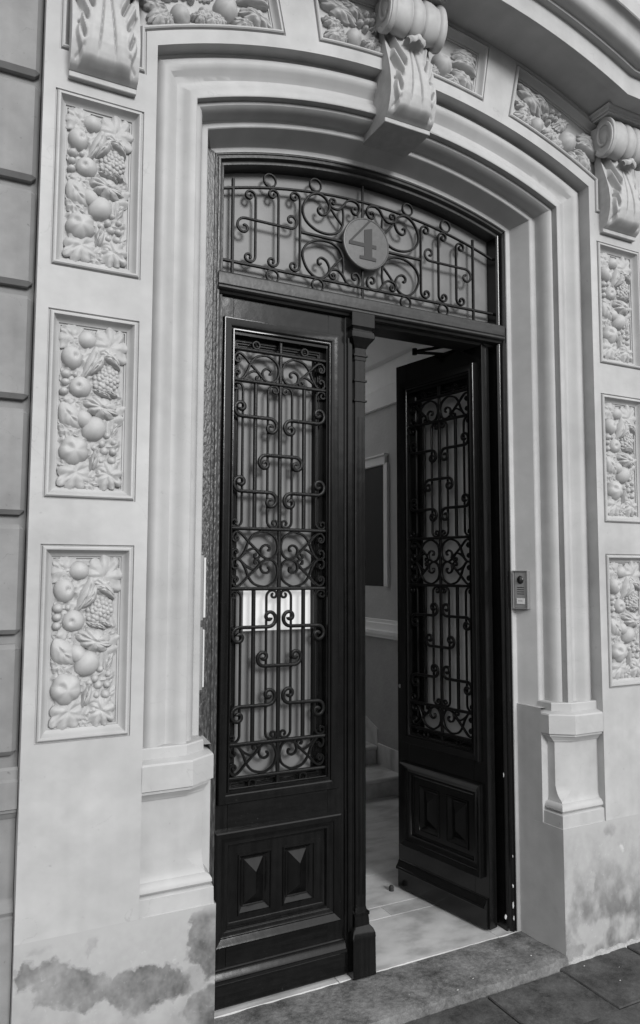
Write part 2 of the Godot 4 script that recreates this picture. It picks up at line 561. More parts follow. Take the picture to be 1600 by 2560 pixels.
# ------------------------------------------------------------------ build
func _ready() -> void:
	rng.seed = 4
	var cam := Camera3D.new()
	cam.name = "camera"
	cam.position = Vector3(-1.5609, 1.6, 2.336)
	cam.rotation = Vector3(0.07960, -0.46756, 0.00293)
	cam.fov = 69.982; cam.near = 0.05; cam.far = 200.0
	add_child(cam); cam.current = true
	var env := Environment.new()
	env.background_mode = Environment.BG_SKY
	var sky := Sky.new()
	var sm := ProceduralSkyMaterial.new()
	sm.sky_top_color = Color(0.90, 0.90, 0.90)
	sm.sky_horizon_color = Color(0.86, 0.86, 0.86)
	sm.ground_horizon_color = Color(0.40, 0.40, 0.40)
	sm.ground_bottom_color = Color(0.22, 0.22, 0.22)
	sm.sky_curve = 0.3
	sm.sun_angle_max = 1.0
	sm.sky_energy_multiplier = 1.15
	sky.sky_material = sm
	env.sky = sky
	env.tonemap_mode = Environment.TONE_MAPPER_LINEAR
	env.tonemap_exposure = 1.3
	env.sdfgi_enabled = true; env.ssao_enabled = true; env.ssil_enabled = true
	var we := WorldEnvironment.new()
	we.name = "environment"; we.environment = env
	add_child(we)
	var sun := DirectionalLight3D.new()
	sun.name = "sun"
	sun.light_energy = 0.72
	sun.light_angular_distance = 20.0
	sun.shadow_enabled = true
	sun.look_at_from_position(Vector3(1.0, 3.9, 9.0), Vector3.ZERO)
	add_child(sun)
	materials()
	ground()
	facade()
	portal_surround()
	rustic_walls()
	cornice()
	corbels()
	carved_panels()
	frieze_panels()
	hall()
	door_frame()
	doors()
	fittings()

func ground() -> void:
	var g := MB.new()
	g.box(Vector3(-14, -0.3, 0.0), Vector3(14, -0.012, 3.2))
	var pave := put("pavement", g.mesh(), M.grout)
	tag(pave, "grey paved footway along the foot of the plaster facade", "", "", "structure")
	var road := put("road", boxm(Vector3(-14, -0.4, 3.2), Vector3(14, -0.14, 14.0)), M.asphalt)
	tag(road, "asphalt street in front of the pavement", "", "", "structure")
	var o := thing("facing_building", "plain grey street front across the road, facing the doorway", "building", Vector3(0, 0, 14.0))
	put("wall", boxm(Vector3(-24, -0.2, 0.0), Vector3(24, 4.4, 6.0), 0.0), M.far, o)
	for i in 10:
		for k in 1:
			put("window", boxm(Vector3(-14.6 + 3.3 * i, 0.9 + 2.9 * k, -0.03), Vector3(-13.4 + 3.3 * i, 2.8 + 2.9 * k, 0.05), 0.0), M.black, o)
	# slabs: 0.388 wide, rows 0.30 deep from the wall outwards, alternate rows shifted
	var shape := []
	for k in 3:
		var b := MB.new()
		b.box(Vector3(0, -0.03, 0), Vector3(0.381, 0.0, 0.303), 0.004)
		shape.append(b.mesh(20.0))
	for r in 4:
		for c in 9:
			var x := 0.70 - 0.388 * 6 + 0.388 * c + 0.0035 + (0.19 if r % 2 == 1 else 0.0)
			var z := 0.0065 + 0.31 * r
			if z < 0.02 and x < 0.62: z = 0.034
			var s := put("paving_slab", shape[(r + c) % 3], M.slab[(r * 3 + c * 5) % 2], pave, Vector3(x, rng.randf_range(-0.0025, 0.0), z))
			s.rotation.x = rng.randf_range(-0.004, 0.004)

# walls at z = 0 with holes for the panels, cut in upright slices so that no hole stays closed
func facade() -> void:
	var holes := []
	var ys := [3.118, 2.542, 2.405, 1.815, 1.677, 1.086]
	for s in [-1.0, 1.0]:
		for k in 3: holes.append(rect(s * 1.18 - 0.1396, ys[2 * k + 1], s * 1.18 + 0.1396, ys[2 * k]))
	for f in [[0, 0, 1], [0, 0, -1], [1.0, 8.7, 0], [-8.7, -1.0, 0]]: holes.append(frieze_outline(f[0], f[1], f[2]))
	var open := PackedVector2Array([Vector2(-1.0, -1.0)])
	open.append(Vector2(1.0, -1.0))
	for i in 37:
		var t := lerpf(asin(1.0 / 2.544), -asin(1.0 / 2.544), i / 36.0)
		open.append(Vector2(2.544 * sin(t), 1.028 + 2.544 * cos(t)))
	holes.append(open)
	var m := MB.new()
	var cuts := [-1.355, -1.18, -0.23, 0.23, 1.18, 1.355]
	for i in 5:
		var pieces := [rect(cuts[i], 0.53, cuts[i + 1], 3.93)]
		for h in holes:
			var nxt := []
			for q in pieces:
				for r in Geometry2D.clip_polygons(q, h): nxt.append(r)
			pieces = nxt
		for q in pieces: m.prism(q, 0.0, 0.0)
	for s in [-1.0, 1.0]:
		var a := Vector3(s * 1.355, 0.0, 0.0); var b := Vector3(s * 1.355, 0.0, -0.10)
		var u := Vector3(0, 3.93, 0)
		if s > 0: m.quad(a, b, b + u, a + u)
		else: m.quad(b, a, a + u, b + u)
	var w := thing("facade_wall", "pale smooth plaster wall around the arched doorway, holding the carved panels", "wall")
	put("wall_face", m.mesh(10.0), M.plaster, w)
	var k := MB.new()
	k.box(Vector3(-9, 3.90, -0.42), Vector3(9, 7.5, -0.003))
	put("upper_wall", k.mesh(), M.plaster, w)
	var bk := MB.new()
	for s in [-1.0, 1.0]:
		bk.box(Vector3(-9.0 if s < 0 else 0.742, -0.2, -0.42), Vector3(-0.764 if s < 0 else 9.0, 3.34, -0.24))
	bk.box(Vector3(-9, 3.342, -0.42), Vector3(9, 3.898, -0.24))
	put("wall_core", bk.mesh(), M.plaster, w)

func portal_surround() -> void:
	var t := thing("portal_surround", "moulded plaster surround of the doorway with splayed jambs and shallow arch", "doorway surround")
	var m := MB.new()
	portal(m, [[1.0, 0.0], [1.0, -0.062], [0.990, -0.066], [0.985, -0.056], [0.977, -0.0460], [0.966, -0.040], [0.954, -0.040], [0.941, -0.047], [0.927, -0.060], [0.912, -0.069], [0.898, -0.068], [0.886, -0.059], [0.874, -0.050], [0.862, -0.046], [0.849, -0.0455], [0.845, -0.048], [0.845, -0.078]], 1.0)
	put("outer_moulding", m.mesh(34.0), M.plaster, t)
	m = MB.new()
	portal(m, [[0.845, -0.078], [0.838, -0.074], [0.828, -0.076], [0.817, -0.087], [0.809, -0.106], [0.806, -0.128], [0.806, -0.146], [0.799, -0.150], [0.795, -0.1475], [0.788, -0.1465], [0.776, -0.1465], [0.772, -0.150]], 1.005)
	put("inner_moulding", m.mesh(34.0), M.plaster, t)
	m = MB.new()
	portal(m, [[0.772, -0.150], [0.758, -0.236]], 1.008, 1)
	portal(m, [[0.772, -0.150], [0.735, -0.235]], 1.008, 2)
	portal(m, [[0.772, -0.150], [0.735, -0.235]], 1.008, 3)
	put("reveal", m.mesh(20.0), M.plaster, t)
	m = MB.new()
	for k in [2, 3]: portal(m, [[0.735, -0.235], [0.733, -0.238], [0.712, -0.239], [0.710, -0.243]], 0.03, k)
	put("plaster_fillet", m.mesh(20.0), M.plaster, t)
	# pedestals carved into the corner of each pier: [height, inset, chamfer on the front, chamfer on the side]
	var lv := [[1.034, 0.036, 0.065, 0.045], [1.030, 0.033, 0.065, 0.045], [0.999, 0.032, 0.066, 0.046], [0.995, 0.020, 0.07, 0.05], [0.990, 0.004, 0.08, 0.06], [0.984, 0.0, 0.083, 0.062], [0.908, 0.0, 0.083, 0.062], [0.905, 0.006, 0.082, 0.06], [0.9045, 0.009, 0.08, 0.058], [0.896, 0.009, 0.08, 0.058], [0.895, 0.014, 0.078, 0.055], [0.889, 0.018, 0.075, 0.05], [0.880, 0.026, 0.07, 0.042], [0.872, 0.030, 0.068, 0.036], [0.871, 0.036, 0.065, 0.032],
		[0.690, 0.036, 0.065, 0.032], [0.672, 0.036, 0.056, 0.028], [0.655, 0.036, 0.04, 0.022], [0.640, 0.035, 0.018, 0.012], [0.630, 0.033, 0.002, 0.002], [0.622, 0.030, 0.0, 0.0], [0.620, 0.024, 0.0, 0.0], [0.614, 0.017, 0.0, 0.0], [0.606, 0.012, 0.0, 0.0], [0.597, 0.011, 0.0, 0.0], [0.590, 0.015, 0.0, 0.0], [0.586, 0.022, 0.0, 0.0], [0.583, 0.010, 0.0, 0.0], [0.580, 0.007, 0.0, 0.0], [0.530, 0.006, 0.0, 0.0], [0.527, 0.0, 0.0, 0.0]]
	for s in [-1.0, 1.0]:
		m = MB.new()
		var rows := []
		for l in lv:
			var d: float = l[1]
			var row := PackedVector3Array()
			row.append(Vector3(1.002, l[0], -d))
			row.append(Vector3(0.753 + d + l[2] - 0.106 * d + 0.0005, l[0], -d))
			row.append(Vector3(0.753 + d - 0.106 * (d + l[3]), l[0], -d - l[3] - 0.0005))
			row.append(Vector3(0.753 + d - 0.017, l[0], -0.16))
			rows.append(row)
		m.grid(rows, true)
		var top: PackedVector3Array = rows[0]
		m.quad(top[0], Vector3(1.002, 1.034, -0.16), top[3], top[3]); m.tri(top[0], top[3], top[1]); m.tri(top[1], top[3], top[2])
		m = m.move(Transform3D(Basis.from_scale(Vector3(s, 1, 1)), Vector3.ZERO))
		put("pedestal", m.mesh(32.0), M.plaster, t)
		# side of the recess at the wall, its return on the reveal, the ledge and the lower reveal
		m = MB.new()
		m.quad(Vector3(1.0, 0.53, 0.0), Vector3(1.0, 0.53, -0.08), Vector3(1.0, 1.0, -0.08), Vector3(1.0, 1.0, 0.0))
		m.quad(Vector3(0.742, 0.53, -0.105), Vector3(0.82, 0.53, -0.105), Vector3(0.82, 0.91, -0.105), Vector3(0.742, 0.91, -0.105))
		m.quad(Vector3(0.728, 0.0, -0.2385), Vector3(0.742, 0.0, -0.105), Vector3(0.742, 1.01, -0.105), Vector3(0.728, 1.01, -0.2385))
		m.quad(Vector3(0.742, 1.01, -0.105), Vector3(0.80, 1.01, -0.105), Vector3(0.735, 1.01, -0.2385), Vector3(0.728, 1.01, -0.2385))
		m = m.move(Transform3D(Basis.from_scale(Vector3(s, 1, 1)), Vector3.ZERO))
		put("lower_reveal", m.mesh(10.0), M.plaster, t)
	wall_foot(t)
	# the feet of the piers, stained
	var left := [patch([-1.337, 0.476, -1.311, 0.468, -1.291, 0.456, -1.271, 0.465, -1.237, 0.472, -1.218, 0.453, -1.192, 0.437, -1.162, 0.418, -1.128, 0.397, -1.102, 0.391, -1.082, 0.373, -1.079, 0.347, -1.105, 0.324, -1.126, 0.312, -1.151, 0.294, -1.193, 0.313, -1.255, 0.341, -1.288, 0.347, -1.305, 0.335, -1.296, 0.363, -1.289, 0.386, -1.309, 0.407, -1.344, 0.391, -1.352, 0.433], 0.30),
		patch([-1.2, 0.44, -1.16, 0.418, -1.128, 0.397, -1.102, 0.391, -1.082, 0.373, -1.079, 0.347, -1.105, 0.324, -1.14, 0.33, -1.15, 0.36, -1.16, 0.40], 0.25, 0.7),
		patch([-1.088, 0.362, -1.062, 0.384, -1.027, 0.388, -0.987, 0.383, -0.969, 0.388, -0.918, 0.376, -0.875, 0.364, -0.837, 0.328, -0.826, 0.299, -0.833, 0.274, -0.883, 0.269, -0.929, 0.27, -0.966, 0.255, -0.997, 0.25, -1.02, 0.247, -1.038, 0.269, -1.075, 0.3, -1.090, 0.330], 0.26),
		patch([-0.74, 0.537, -0.786, 0.529, -0.825, 0.519, -0.839, 0.49, -0.843, 0.446, -0.843, 0.375, -0.813, 0.354, -0.788, 0.322, -0.785, 0.298, -0.74, 0.305], 0.22),
		patch([-0.74, 0.291, -0.782, 0.28, -0.821, 0.267, -0.84, 0.249, -0.849, 0.23, -0.863, 0.229, -0.844, 0.197, -0.824, 0.179, -0.80, 0.05, -0.74, 0.0], 0.20),
		patch([-1.13, 0.385, -1.08, 0.372, -1.03, 0.385, -1.03, 0.30, -1.08, 0.31, -1.12, 0.33], 0.31, 0.85),
		patch([-0.86, 0.355, -0.81, 0.35, -0.78, 0.33, -0.79, 0.27, -0.84, 0.27], 0.36, 0.6),
		patch([-1.156, 0.496, -1.131, 0.507, -1.122, 0.493, -1.138, 0.467, -1.151, 0.444], 0.36, 0.6),
		patch([-1.33, 0.50, -1.28, 0.51, -1.25, 0.50, -1.30, 0.49], 0.45, 0.5), patch([-1.31, 0.55, -1.27, 0.555, -1.25, 0.53, -1.29, 0.535], 0.47, 0.5)]
	var right := [patch([0.753, 0.10, 0.80, 0.07, 0.86, 0.05, 0.84, 0.0, 0.753, 0.0], 0.36, 0.7), patch([0.80, 0.16, 0.83, 0.17, 0.87, 0.185, 0.86, 0.178], 0.16, 0.8), patch([0.98, 0.50, 1.03, 0.53, 1.06, 0.50, 1.04, 0.46, 1.0, 0.47], 0.43, 0.7), patch([0.86, 0.32, 0.90, 0.36, 0.93, 0.33, 0.92, 0.25, 0.87, 0.26], 0.46, 0.6), patch([1.08, 0.42, 1.1, 0.41, 1.1, 0.39, 1.08, 0.40], 0.72, 0.9)]
	for s in [-1.0, 1.0]:
		var x0 := -1.355 if s < 0 else 0.753
		m = MB.new()
		var nx := 12
		for i in nx:
			for j in 10:
				var xa := lerpf(x0, x0 + 0.602, float(i) / nx); var xb := lerpf(x0, x0 + 0.602, float(i + 1) / nx)
				var ya := 0.53 * j / 10.0; var yb := 0.53 * (j + 1) / 10.0
				m.quad(Vector3(xa, ya, 0), Vector3(xb, ya, 0), Vector3(xb, yb, 0), Vector3(xa, yb, 0))
		var sm := stained(stain_image(x0, 0.53, 0.602, 0.53, left if s < 0 else right, 0.13 if s < 0 else 0.26, 60 if s < 0 else 70))
		var p := put("pier_foot", m.mesh(10.0, Rect2(x0, 0.0, 0.602, 0.53)), sm, t)
		tag(p, "foot of the left pier with grey bared patches under flaking paint" if s < 0 else "foot of the right pier with mottled damp stains")
		# the side of the pier's foot, towards the door
		m = MB.new()
		m.quad(Vector3(0.742, 0.0, -0.105), Vector3(0.753, 0.0, 0.0), Vector3(0.753, 0.53, 0.0), Vector3(0.742, 0.53, -0.105))
		m = m.move(Transform3D(Basis.from_scale(Vector3(s, 1, 1)), Vector3.ZERO))
		put("pier_side", m.mesh(10.0), M.plaster, t)

func wall_foot(t: Node3D) -> void:
	# ragged pale mortar where the right pier meets the pavement
	var nz := FastNoiseLite.new(); nz.seed = 33; nz.frequency = 14.0; nz.fractal_octaves = 4
	var m := MB.new()
	var rows := []
	for i in 61:
		var x := lerpf(0.752, 1.355, i / 60.0)
		var a := 0.010 + 0.012 * nz.get_noise_2d(x, 0.0)
		var b := 0.012 + 0.014 * nz.get_noise_2d(x, 9.0)
		rows.append(PackedVector3Array([Vector3(x, -0.012, maxf(b, 0.003)), Vector3(x, 0.004 + maxf(a, 0.0) * 0.5, maxf(b, 0.003) * 0.55), Vector3(x, maxf(a, 0.002), 0.0015), Vector3(x, maxf(a, 0.002), -0.01)]))
	m.grid(rows)
	put("mortar_fillet", m.mesh(40.0), M.mortar, t)
	# flakes of paint and grit on the step and the slabs
	m = MB.new()
	var spots := [[0.62, -0.06, 0.034], [0.46, -0.02, 0.035], [0.20, 0.005, 0.034], [0.30, -0.03, 0.035], [0.02, -0.05, 0.035], [0.80, 0.05, 0.003], [0.845, 0.19, 0.003], [0.52, -0.15, 0.035], [0.92, 0.12, 0.003]]
	for q in spots:
		var n := 5
		var c := Vector3(q[0], q[2], q[1])
		var r := rng.randf_range(0.002, 0.006)
		for i in n:
			var u := TAU * i / n
			var v := TAU * (i + 1) / n
			m.tri(c + Vector3(0, 0.003, 0), c + Vector3(cos(v) * r, 0, sin(v) * r * 0.6), c + Vector3(cos(u) * r, 0, sin(u) * r * 0.6))
	var f := put("paint_flakes", m.mesh(20.0), M.mortar)
	tag(f, "pale crumbs of fallen plaster scattered on the step and slabs", "debris", "", "stuff")

func rustic_walls() -> void:
	var joints := [0.0, 0.515, 1.035, 1.390, 1.749, 2.105, 2.461, 2.803, 3.150, 3.50, 3.85]
	for s in [-1.0, 1.0]:
		var w := thing("rusticated_wall", "grey rusticated wall of long courses with deep joints left of the doorway" if s < 0 else "grey rusticated wall beyond the carved panels on the far right", "wall")
		var x1 := 1.357
		var b := MB.new()
		b.box(Vector3(min(s * x1, s * 9.0), 0.0, -0.25), Vector3(max(s * x1, s * 9.0), 3.90, -0.074))
		put("joint_bed", b.mesh(), M.joint, w)
		for i in range(2, joints.size() - 1):
			for c in 2:
				var xa := x1 + 0.006 + (2.6 + (0.5 if i % 2 == 0 else 0.0)) * c
				var xb := 9.0 if c == 1 else x1 + 2.6 + (0.5 if i % 2 == 0 else 0.0)
				b = MB.new()
				b.box(Vector3(min(s * xa, s * xb), joints[i] + 0.017, -0.10), Vector3(max(s * xa, s * xb), joints[i + 1] - 0.013, -0.040), 0.014)
				put("stone_block", b.mesh(18.0), M.rustic, w)
		# the plinth, moulded at the heights of the pedestals
		b = MB.new()
		var pr := [[1.018, -0.05], [1.010, -0.044], [0.984, -0.043], [0.978, -0.034], [0.90, -0.034], [0.896, -0.040], [0.888, -0.042], [0.884, -0.050], [0.868, -0.060], [0.866, -0.066], [0.640, -0.066], [0.628, -0.060], [0.618, -0.050], [0.604, -0.046], [0.592, -0.052], [0.588, -0.044], [0.535, -0.043], [0.52, -0.036], [0.0, -0.035]]
		var rows := []
		for q in pr: rows.append(PackedVector3Array([Vector3(s * x1, q[0], q[1]), Vector3(s * 9.0, q[0], q[1])]))
		b.grid(rows, s > 0)
		put("plinth", b.mesh(30.0), M.rustic, w)

func cornice() -> void:
	# arched hood with level ends; profile [up, out]
	var prof := [[0.0, -0.01], [0.0, 0.160], [-0.006, 0.163], [-0.006, 0.200], [-0.004, 0.203], [0.086, 0.203], [0.088, 0.205], [0.088, 0.228], [0.090, 0.231], [0.101, 0.231], [0.102, 0.236], [0.103, 0.250], [0.108, 0.268], [0.118, 0.281], [0.132, 0.287], [0.150, 0.290], [0.168, 0.294], [0.182, 0.301], [0.190, 0.312], [0.192, 0.326], [0.196, 0.330], [0.262, 0.332], [0.268, 0.32], [0.30, 0.20], [0.34, 0.0]]
	var m := MB.new()
	var rows := []
	for q in prof:
		var R: float = 2.868 + q[0]
		var yl: float = 3.705 + q[0]
		var xc := sqrt(R * R - (yl - 1.03) * (yl - 1.03))
		var row := PackedVector3Array([Vector3(-1.46, yl, q[1])])
		var th := asin(xc / R)
		for i in 33:
			var t := lerpf(-th, th, i / 32.0)
			row.append(Vector3(R * sin(t), 1.03 + R * cos(t), q[1]))
		row.append(Vector3(1.46, yl, q[1]))
		rows.append(row)
	m.grid(rows)
	for s in [-1.0, 1.0]:
		for i in range(1, prof.size() - 1):
			var a := Vector3(s * 1.46, 3.705 + prof[0][0], prof[0][1])
			var b := Vector3(s * 1.46, 3.705 + prof[i][0], prof[i][1])
			var c := Vector3(s * 1.46, 3.705 + prof[i + 1][0], prof[i + 1][1])
			if s > 0: m.tri(a, b, c)
			else: m.tri(a, c, b)
	tag(put("hood_cornice", m.mesh(34.0), M.plaster), "arched plaster hood cornice jutting out above the carved frieze", "cornice")

# ------------------------------------------------------------------ corbels
func corbel_shape(t: Node3D) -> void:
	# local: x across, y up from the bottom fillet, z out of the wall
	var prof := [[0.018, 0.022], [0.030, 0.040], [0.041, 0.047], [0.068, 0.056], [0.098, 0.063], [0.139, 0.065], [0.193, 0.058], [0.242, 0.046], [0.299, 0.028], [0.340, 0.016], [0.372, 0.012], [0.42, 0.012]]
	var hw := 0.106
	var m := MB.new()
	m.box(Vector3(-hw, 0.0, -0.02), Vector3(hw, 0.020, 0.020), 0.002)
	put("bottom_fillet", m.mesh(20.0), M.carving, t)
	# body: sides and the front carved as an acanthus leaf
	m = MB.new()
	var n := 104
	var k := 84
	var rows := []
	var cv := Curve.new()
	cv.max_value = 1.0
	for j in n + 1:
		var y := lerpf(0.018, 0.40, float(j) / n)
		var z := 0.012
		for i in prof.size() - 1:
			if y >= prof[i][0] and y <= prof[i + 1][0]:
				var f: float = (y - prof[i][0]) / (prof[i + 1][0] - prof[i][0])
				z = lerp(prof[i][1], prof[i + 1][1], f)
		var tt := (y - 0.018) / 0.365
		var row := PackedVector3Array()
		row.append(Vector3(-hw, y, -0.02))
		for i in k + 1:
			var s := 2.0 * i / k - 1.0
			row.append(Vector3(s * hw, y, z + acanthus(s, tt)))
		row.append(Vector3(hw, y, -0.02))
		rows.append(row)
	m.grid(rows)
	put("console_body", m.mesh(55.0), M.carving, t)
	# curled tip of the leaf below the scroll
	m = MB.new()
	rows = []
	var tip := [[0.285, 0.030, 1.15], [0.305, 0.044, 1.10], [0.322, 0.060, 1.02], [0.334, 0.078, 0.96], [0.338, 0.094, 0.90], [0.333, 0.106, 0.84], [0.322, 0.110, 0.76], [0.312, 0.104, 0.66], [0.314, 0.096, 0.60], [0.322, 0.090, 0.6]]
	for q in tip:
		var row := PackedVector3Array()
		for j in 21:
			var s := 2.0 * j / 20.0 - 1.0
			var w: float = 0.050 * q[2] * (1.0 + 0.05 * cos(s * 9.0))
			row.append(Vector3(s * w, q[0] + 0.004 * cos(s * 7.0) * smoothstep(0.05, 0.1, q[1]) - 0.014 * s * s, q[1] - 0.016 * s * s * smoothstep(0.03, 0.1, q[1])))
		rows.append(row)
	m.grid(rows)
	put("leaf_tip", m.mesh(60.0), M.carving, t)
	# the scroll drum with its turned bands
	var band := [[-0.128, 0.88], [-0.126, 0.97], [-0.119, 1.0], [-0.110, 0.985], [-0.104, 0.92], [-0.100, 0.84], [-0.094, 0.84], [-0.084, 0.885], [-0.066, 0.94], [-0.048, 0.95], [-0.036, 0.92], [-0.030, 0.80], [-0.025, 0.80], [-0.020, 0.89], [-0.010, 0.94], [0.0, 0.955]]
	for i in range(14, -1, -1): band.append([-band[i][0], band[i][1]])
	m = MB.new()
	rows = []
	for q in band:
		var row := PackedVector3Array()
		for j in 41:
			var a := lerpf(-2.6, 2.3, j / 40.0)
			row.append(Vector3(q[0], 0.431 + 0.094 * q[1] * sin(a), 0.056 + 0.062 * q[1] * cos(a)))
		rows.append(row)
	m.grid(rows, true)
	put("scroll", m.mesh(45.0), M.carving, t)
	for s in [-1.0, 1.0]:
		m = MB.new()
		var cap := PackedVector2Array()
		for j in 33:
			var a := lerpf(-2.6, 2.3, j / 32.0)
			cap.append(Vector2(0.056 + 0.062 * 0.90 * cos(a), 0.431 + 0.094 * 0.90 * sin(a)))
		cap.append(Vector2(-0.02, 0.50)); cap.append(Vector2(-0.02, 0.38))
		m.prism(cap, -0.004, 0.0)
		m = m.move(Transform3D(Basis(Vector3(0, 0, 1), Vector3(0, 1, 0), Vector3(-1, 0, 0)), Vector3.ZERO))
		if s > 0: m = m.move(Transform3D(Basis(), Vector3(0.1225, 0, 0)))
		else: m = m.move(Transform3D(Basis(), Vector3(-0.1265, 0, 0)))
		put("scroll_side", m.mesh(20.0), M.carving, t)
		# raised spiral on the side and the eye inside it
		m = MB.new()
		var rws := []
		for i in 37:
			var f := i / 36.0
			var a := lerpf(-2.4, 5.6, f)
			var rr := lerpf(0.97, 0.38, f)
			var c := Vector2(0.056 + 0.057 * rr * cos(a), 0.431 + 0.088 * rr * sin(a))
			var o := Vector2(cos(a) * 0.057, sin(a) * 0.088).normalized() * lerpf(0.012, 0.006, f)
			var row := PackedVector3Array()
			for e in [[-1.0, -0.001], [-0.8, 0.007], [0.0, 0.010], [0.8, 0.007], [1.0, -0.001]]:
				row.append(Vector3(s * (0.126 + e[1]), c.y + o.y * e[0], c.x + o.x * e[0]))
			rws.append(row)
		m.grid(rws, s < 0)
		put("spiral", m.mesh(50.0), M.carving, t)
		m = MB.new()
		m.dome(Vector3.ZERO, 0.017, 0.030, 0.010, 0.0, 0, 0, 0, 0, 0, 16, 5)
		m = m.move(Transform3D(Basis(Vector3(0, 0, -s), Vector3(0, 1, 0), Vector3(s, 0, 0)), Vector3(s * 0.126, 0.431, 0.058)))
		put("scroll_eye", m.mesh(60.0), M.carving, t)
	# abacus under the soffit
	m = MB.new()
	rows = []
	for q in [[0.522, -0.02], [0.522, 0.095], [0.530, 0.097], [0.531, 0.104], [0.538, 0.108], [0.544, 0.118], [0.551, 0.121]]:
		var o: float = 0.134 + max(0.0, q[1] - 0.095)
		rows.append(PackedVector3Array([Vector3(-o, q[0], -0.02), Vector3(-o, q[0], q[1]), Vector3(o, q[0], q[1]), Vector3(o, q[0], -0.02)]))
	m.grid(rows)
	put("abacus", m.mesh(25.0), M.carving, t)

func near_line(p: Vector2, a: Vector2, b: Vector2) -> float:
	return p.distance_to(Geometry2D.get_closest_point_to_segment(p, a, b))

func acanthus(s: float, t: float) -> float:
	if t < 0.0 or t > 1.0: return 0.0
	var a: float = abs(s)
	var env := smoothstep(0.0, 0.10, t)
	var stem := 0.05 + 0.24 * pow(1.0 - t, 1.3)
	var edge := 0.80 + 0.07 * cos(TAU * (t * 2.7 + 0.25)) - 0.16 * smoothstep(0.85, 1.0, t)
	var inside := smoothstep(edge + 0.035, edge - 0.04, a)
	var d := env * inside * (0.018 + 0.006 * (1.0 - a * a))
	d -= env * 0.009 * exp(-pow((a - stem) / 0.026, 2.0)) * smoothstep(0.05, 0.30, t)
	d += env * inside * 0.005 * exp(-pow((a - stem - 0.22) / 0.16, 2.0))
	var p := Vector2(a * 0.55, t)
	for e in [[0.88, 0.92, 0.44, 0.56, 0.026, 0.028], [0.86, 0.62, 0.60, 0.42, 0.024, 0.022], [0.80, 0.38, 0.66, 0.24, 0.020, 0.017], [0.66, 0.16, 0.86, 0.08, 0.016, 0.005]]:
		var u := Vector2(e[0] * 0.55, e[1])
		var w := Vector2(e[2] * 0.55, e[3])
		d -= e[5] * exp(-pow(near_line(p, u, w) / e[4], 2.0))
		var up := Vector2(-0.010, 0.055)
		d += 0.45 * e[5] * inside * exp(-pow(near_line(p, u + up, w + up) / (e[4] * 1.5), 2.0))
	return d

func corbels() -> void:
	var t := thing("corbel", "left scroll corbel with acanthus leaf, cut off by the top of the picture", "corbel", Vector3(-1.178, 3.156, 0.0))
	corbel_shape(t)
	copy_of(t, Vector3(1.170, 3.156, 0.0), "right scroll corbel with acanthus leaf under the end of the hood")
	var k := copy_of(t, Vector3(-0.006, 3.347, 0.0), "keystone corbel with a banded scroll at the crown of the arch")
	var m := MB.new()
	m.box(Vector3(-0.1055, 0.0015, -0.158), Vector3(0.1055, 0.30, -0.019), 0.0)
	put("keystone_block", m.mesh(), M.carving, k)

# ------------------------------------------------------------------ carved panels
func carve(called: String, m: MB, parent: Node3D) -> void:
	put(called, m.mesh(62.0), M.carving, parent)

